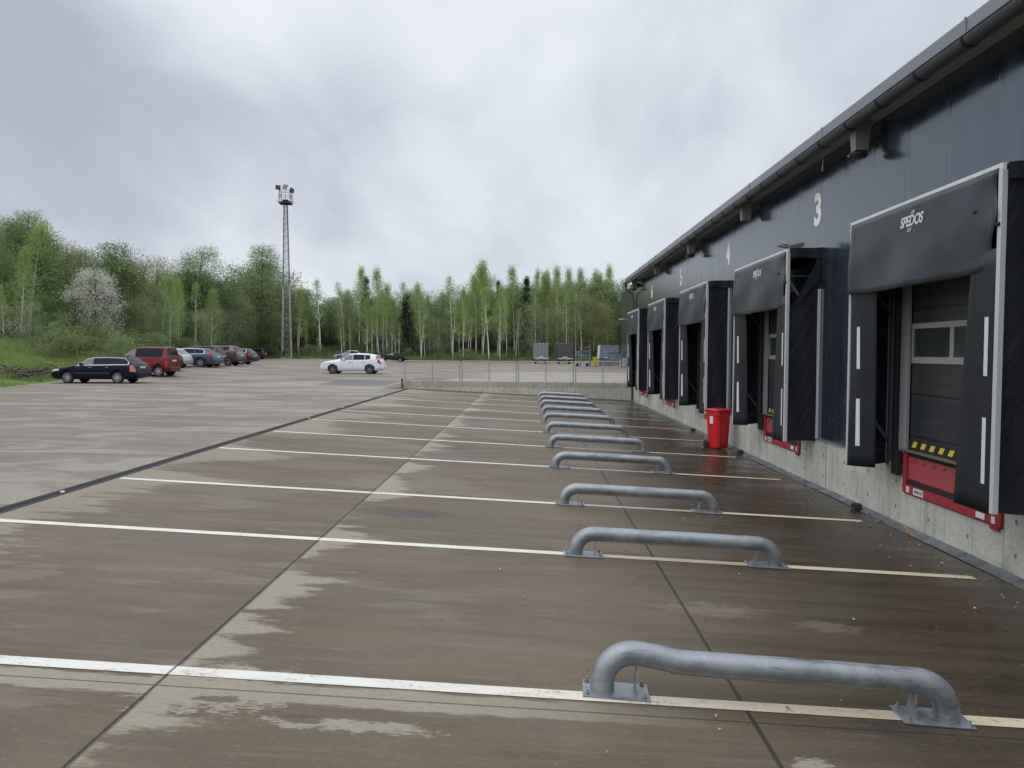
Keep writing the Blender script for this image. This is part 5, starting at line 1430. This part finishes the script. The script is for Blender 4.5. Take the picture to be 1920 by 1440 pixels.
# kind, column, top row, extra distance, width factor, label
FT = [
 ('leaf', 12, 416, 4, 1.0, None), ('birch', 38, 470, -7, .9, 'tall lone birch with a bright white trunk above the brush pile at the left edge'), ('poplar', 58, 402, 5, 1.0, 'tallest tree at the left edge of the wood, with a small tuft on top'), ('leaf', 95, 440, 3, 1., None), ('olive', 125, 460, 6, 1.1, None),
 ('bloss', 183, 512, -8, 1.05, 'round tree covered in white blossom behind the dark blue estate'), ('leaf', 150, 474, 8, 1.0, None), ('dark', 210, 462, 6, 1.1, 'dark green maple-like tree rising just right of the white blossom'), ('olive', 255, 500, 0, 1., None), ('bare', 245, 478, 10, 1., 'bare-crowned tree right of the dark green tree behind the blossom'),
 ('olive', 290, 490, 8, 1.1, None), ('birch', 318, 525, -9, .85, 'bright green birch with a leaning trunk behind the silver hatchback'), ('birch', 335, 530, -8, .85, None), ('leaf', 370, 470, 3, 1.0, 'large round-headed tree behind the parked row, left of the mast'), ('pale', 382, 590, -14, .75, 'clump of bare pale leaning stems with a leafy top behind the parked row'), ('birch', 395, 550, -4, 1.2, None), ('dark', 420, 528, 5, .8, None),
 ('poplar', 487, 467, 0, 1.15, 'big airy tree left of the mast, highest in that part of the wood'), ('olive', 445, 560, -4, 1.1, None), ('dark', 470, 585, -5, 1.1, None), ('leaf', 515, 590, -3, 1., None), ('birch', 558, 545, 1, 1.1, 'light green birch directly right of the mast'), ('bare', 552, 512, 4, .8, 'bare-topped tree just right of the mast'),
 ('thin', 600, 527, -3, 1.0, 'tall birch with a thin bare top standing alone right of the mast'), ('leaf', 575, 548, 4, .9, None), ('leaf', 620, 565, 6, .9, None), ('leaf', 648, 552, 4, .9, None), ('thin', 645, 533, 1, 1.2, None), ('birch', 673, 506, 2, .8, 'narrow dark-tipped birch, the highest left of the pine'), ('pine', 690, 522, 3, .9, 'dark pine with a ragged top behind the white estate'), ('birch', 707, 510, 0, .95, 'airy birch with a long white trunk right of the ragged pine'), ('birch', 688, 565, -4, .9, None), ('birch', 725, 538, -1, .95, None), ('olive', 652, 575, -2, .9, None), ('birch', 742, 565, -2, .8, None),
 ('pine', 762, 555, -2, 1.15, 'dark cone-shaped pine behind the left end of the railing'), ('thin', 770, 530, 4, 1., None), ('birch', 790, 536, -2, 1.0, None), ('birch', 806, 558, 2, .8, None), ('thin', 848, 520, 1, 1., None), ('birch', 846, 548, 2, .7, None), ('birch', 868, 545, -1, .8, None), ('pale', 822, 600, -4, .9, None), ('birch', 905, 503, 3, 1.2, None), ('birch', 912, 496, 5, .85, 'highest birch behind the middle of the railing'), ('birch', 893, 520, 1, .9, None), ('birch', 937, 540, -5, .9, 'birch with a curved white trunk forking high up, behind the middle of the railing'), ('pine', 935, 530, 4, .6, None),
 ('birch', 965, 507, 2, .9, None), ('pine', 980, 522, 1, .8, 'dark narrow pine between pale birches left of the trailers'), ('birch', 995, 512, 3, .7, None), ('birch', 1013, 516, 4, .75, None), ('birch', 1024, 514, 5, .7, None), ('birch', 1043, 507, 0, .8, None), ('pale', 1000, 575, -4, .95, None), ('birch', 1066, 510, 2, .7, None), ('birch', 1091, 509, 3, .75, None), ('birch', 1113, 511, 3, .8, None), ('birch', 1126, 518, 4, .75, None), ('birch', 1140, 505, 2, .8, 'slender birch nearest the warehouse roof corner, the highest at that end'), ('olive', 1095, 560, -3, 1.1, None), ('olive', 1125, 570, -3, 1.1, None), ('leaf', 1155, 555, 2, .8, None), ('pale', 1055, 590, -4, .9, None), ('olive', 1040, 580, -2, 1., None), ('birch', 1175, 530, 3, .9, None), ('leaf', 1200, 540, 3, .9, None),
 ('pale', 60, 575, -10, .8, None), ('dark', 90, 560, -6, .9, None), ('dark', 140, 560, -5, .9, None), ('dark', 235, 560, -7, 1., None), ('olive', 270, 560, -8, .9, None), ('birch', 8, 540, -8, .7, None), ('leaf', -25, 430, 0, 1., None), ('pale', 300, 585, -8, .8, None), ('dark', 345, 580, -6, .9, None), ('pale', 420, 590, -8, .9, None),
]
for (kind, px, ty, dyy, wf, lab) in FT:
    Y = ydist(px)+dyy; X = PX(px, Y)
    l_ = lab or '%s %s' % (kd[kind], zone(px))
    plant(kind, X, Y, top=PZ(ty-3, Y, px), wf=wf, label=l_, group=None if lab else '%s, %s' % (kd[kind]+'s', zone(px)))
# white trunks seen between the crowns
for px in (560, 575, 597, 641, 647, 657, 689, 698, 711, 718, 735, 748, 790, 797, 822, 849, 862, 869, 876, 905, 917, 933, 950, 967, 973, 1004, 1027, 1045, 1062, 1080, 1091, 330, 338, 365, 300, 3):
    Y = ydist(px)+q.uniform(-5, -1); 
    t_ = interp(px, SIL)+q.uniform(28, 70)
    plant('thin', PX(px, Y), Y, top=PZ(t_, Y, px), wf=q.uniform(.8, 1.15), label='%s %s' % ('lower white-stemmed birch sapling', zone(px)), group='lower birch saplings, '+zone(px))
# the trees that fill the wood behind them
for k in range(120):
    px = -55+1270*(k+q.random())/120
    Y = ydist(px)+q.uniform(2, 16); ty = interp(px, SIL)+(q.uniform(12, 60) if px < 560 else q.uniform(4, 42))
    kind = q.choice(['leaf', 'leaf', 'dark', 'dark', 'birch', 'olive', 'pale']) if px < 640 else q.choice(['birch', 'birch', 'leaf', 'olive', 'dark', 'pale'])
    plant(kind, PX(px, Y), Y, top=PZ(ty, Y, px), wf=q.uniform(.85, 1.5)*(1.3 if kind == 'pale' else 1), label='back-row %s %s' % (kd[kind], zone(px)), group='%s in the back rows, %s' % (kd[kind]+'s', zone(px)))
# shrubs along the foot of the wood
for k in range(74):
    px = -30+1215*(k+q.random())/74; Y0 = ydist(px)
    Y = Y0-q.uniform(4, 9) if px < 450 else q.uniform(128.5, 133)
    X = PX(px, Y); dd = max(xe(Y)-X, Y-YB)
    if dd < 1.2: Y += 3; X = PX(px, Y)
    kind = 'flower' if k % 9 == 4 and px < 300 else 'shrub'
    plant(kind, X, Y, h=q.uniform(1.0, 2.3)*(1.35 if px < 330 else .85), wf=q.uniform(.9, 1.5), label=('white-flowering shrub ' if kind == 'flower' else 'low leafy shrub ')+zone(px), group=('white-flowering shrubs ' if kind == 'flower' else 'low leafy shrubs ')+zone(px), cat='shrub')
for k in range(46):
    px = 62+(440-62)*(k+q.random())/46; Y = ydist(px)-q.uniform(8, 22) if px < 260 else ydist(px)-q.uniform(5, 16)
    X = PX(px, Y)
    if xe(Y)-X < 2.5: X = xe(Y)-q.uniform(2.5, 5)
    plant('flower' if k % 11 == 3 else 'shrub', X, Y, h=q.uniform(.9, 2.1), wf=q.uniform(1., 1.7), label=('white-flowering bush ' if k % 11 == 3 else 'round bush ')+zone(px), group='bushes on the bank, '+zone(px), cat='shrub')
for kname, L_ in PR.items():
    for p, u in zip(L_, used[kname]):
        if not u:
            for ch in list(p.children): bpy.data.objects.remove(ch)
            bpy.data.objects.remove(p)
# tell look-alikes apart by their order along the wood
ORD = ['first', 'second', 'third', 'fourth', 'fifth', 'sixth', 'seventh', 'eighth', 'ninth', 'tenth', 'eleventh', 'twelfth']
same = {}
for o in COL.objects:
    if o.parent is None and 'label' in o and o.get('category') in ('tree', 'shrub') and 'back-row' not in o['label']: same.setdefault(o['label'], []).append(o)
for lab, os_ in same.items():
    if len(os_) > 1:
        os_.sort(key=lambda o: o.location.x/o.location.y)
        for w_, o in zip(ORD, os_): o['label'] = '%s, %s from the left' % (lab, w_)
    elif 'group' in os_[0]: del os_[0]['group']
# far wood behind, one mass
C = []; 
for k in range(300):
    px = -120+1500*(k+q.random())/300; Y = ydist(px)+q.uniform(16, 34); X = PX(px, Y); g_ = zt(X, Y)
    ztop = PZ(interp(px, SIL)+q.uniform(18, 50), Y, px)
    h = ztop-g_; zc_ = g_+h*q.uniform(.1, .8); rr_ = q.uniform(1.6, 2.8)
    n_ = 340; v = rng.normal(size=(n_, 3)); v /= np.linalg.norm(v, axis=1)[:, None]; v *= rr_*(rng.random((n_, 1))**.4)
    c_ = np.array([X, Y, min(zc_, ztop-rr_)])+v*np.array([1.1, 1, 1.2]); C.append(c_[c_[:, 2] > g_])
C = np.concatenate(C); tag(leaves('far_wood', C, .26*(.6+.8*rng.random(len(C))), M_dkgreen), 'dense green wood closing the view behind the separate trees', 'wood', kind='stuff')
# low growth on the floor of the wood
C = []
for k in range(52000):
    if q.random() < .42:
        Y = q.uniform(40, 126); X = xe(Y)-(q.random()**1.5)*22-.4; hh = .7
        if Y < 62 and X > xe(Y)-9: hh = .25
    else: X = q.uniform(-52, 14); Y = YB+.2+(q.random()**1.5)*14; hh = .55
    C.append((X, Y, zt(X, Y)+q.random()**1.6*hh*(.5+.9*(vnoise(X*2.3, Y*2.3)+1)*.5)))
C = np.array(C); tag(leaves('undergrowth', C, .10*(.6+1.*rng.random(len(C))), M_weed, None, 0, .6), 'green undergrowth covering the ground at the foot of the wood', 'undergrowth', kind='stuff')
# grass blades on the verge
n = 45000; V = []; 
ys_ = 30+34*rng.random(n)**.9; ex = np.array([xe(y) for y in ys_]); xs_ = ex-.05-(rng.random(n)**1.3)*16
hh = np.where(ex-xs_ < 1.5, .12, .42)*(.5+rng.random(n))*(1+.7*np.array([vnoise(a*1.7, c_*1.7) for a, c_ in zip(xs_, ys_)]))
aa = rng.random(n)*6.28; ln = rng.normal(size=(n, 2))*.35
zz = np.array([zt(a, c_) for a, c_ in zip(xs_, ys_)])
w_ = .018
P0 = np.stack([xs_-np.cos(aa)*w_, ys_-np.sin(aa)*w_, zz], 1); P1 = np.stack([xs_+np.cos(aa)*w_, ys_+np.sin(aa)*w_, zz], 1); P2 = np.stack([xs_+ln[:, 0]*hh, ys_+ln[:, 1]*hh, zz+hh], 1)
me = bpy.data.meshes.new('grass'); V = np.stack([P0, P1, P2], 1).reshape(-1, 3)
me.from_pydata(V.tolist(), [], [(3*i, 3*i+1, 3*i+2) for i in range(n)]); me.materials.append(M_grassb)
o = bpy.data.objects.new('grass', me); COL.objects.link(o); tag(o, 'bright green grass on the verge left of the parked cars', 'grass', kind='stuff')
# brush piles: tangled dead branches
def brush(px, Y, w_, h_, label, nst=70):
    X = PX(px, Y); z = zt(X, Y); mb = MB()
    for k in range(nst):
        a = q.uniform(-.9, .9) if q.random() < .8 else q.uniform(0, 6.28); l = q.uniform(.5, 1.6)
        c_ = Vector((q.gauss(0, w_*.35), q.gauss(0, .8), abs(q.gauss(0, h_*.4)))); d_ = Vector((math.cos(a)*l*.5, math.sin(a)*l*.5, q.gauss(0, .22)))
        mb.tube([c_-d_, c_+Vector((0, 0, q.gauss(0, .1))), c_+d_], [.02, .045, .015], 4)
    o = mb.build('brush_pile', M_bark if nst > 60 else M_bark); o.location = (X, Y, z+.1); tag(o, label, 'brush pile', 'brush piles on the verge')
brush(22, 62, 3.2, .8, 'long brown pile of roots and dead branches at the left edge below the lone birch', 110)
brush(125, 66, 2.0, .7, 'brown pile of dead brushwood behind the bonnet of the dark blue estate', 80)
brush(15, 41.5, 1.6, .35, 'small heap of grey-brown sticks in the grass at the left edge', 60)
brush(50, 43.5, 1.6, .25, 'low row of dead sticks in the grass left of the dark blue estate', 40)
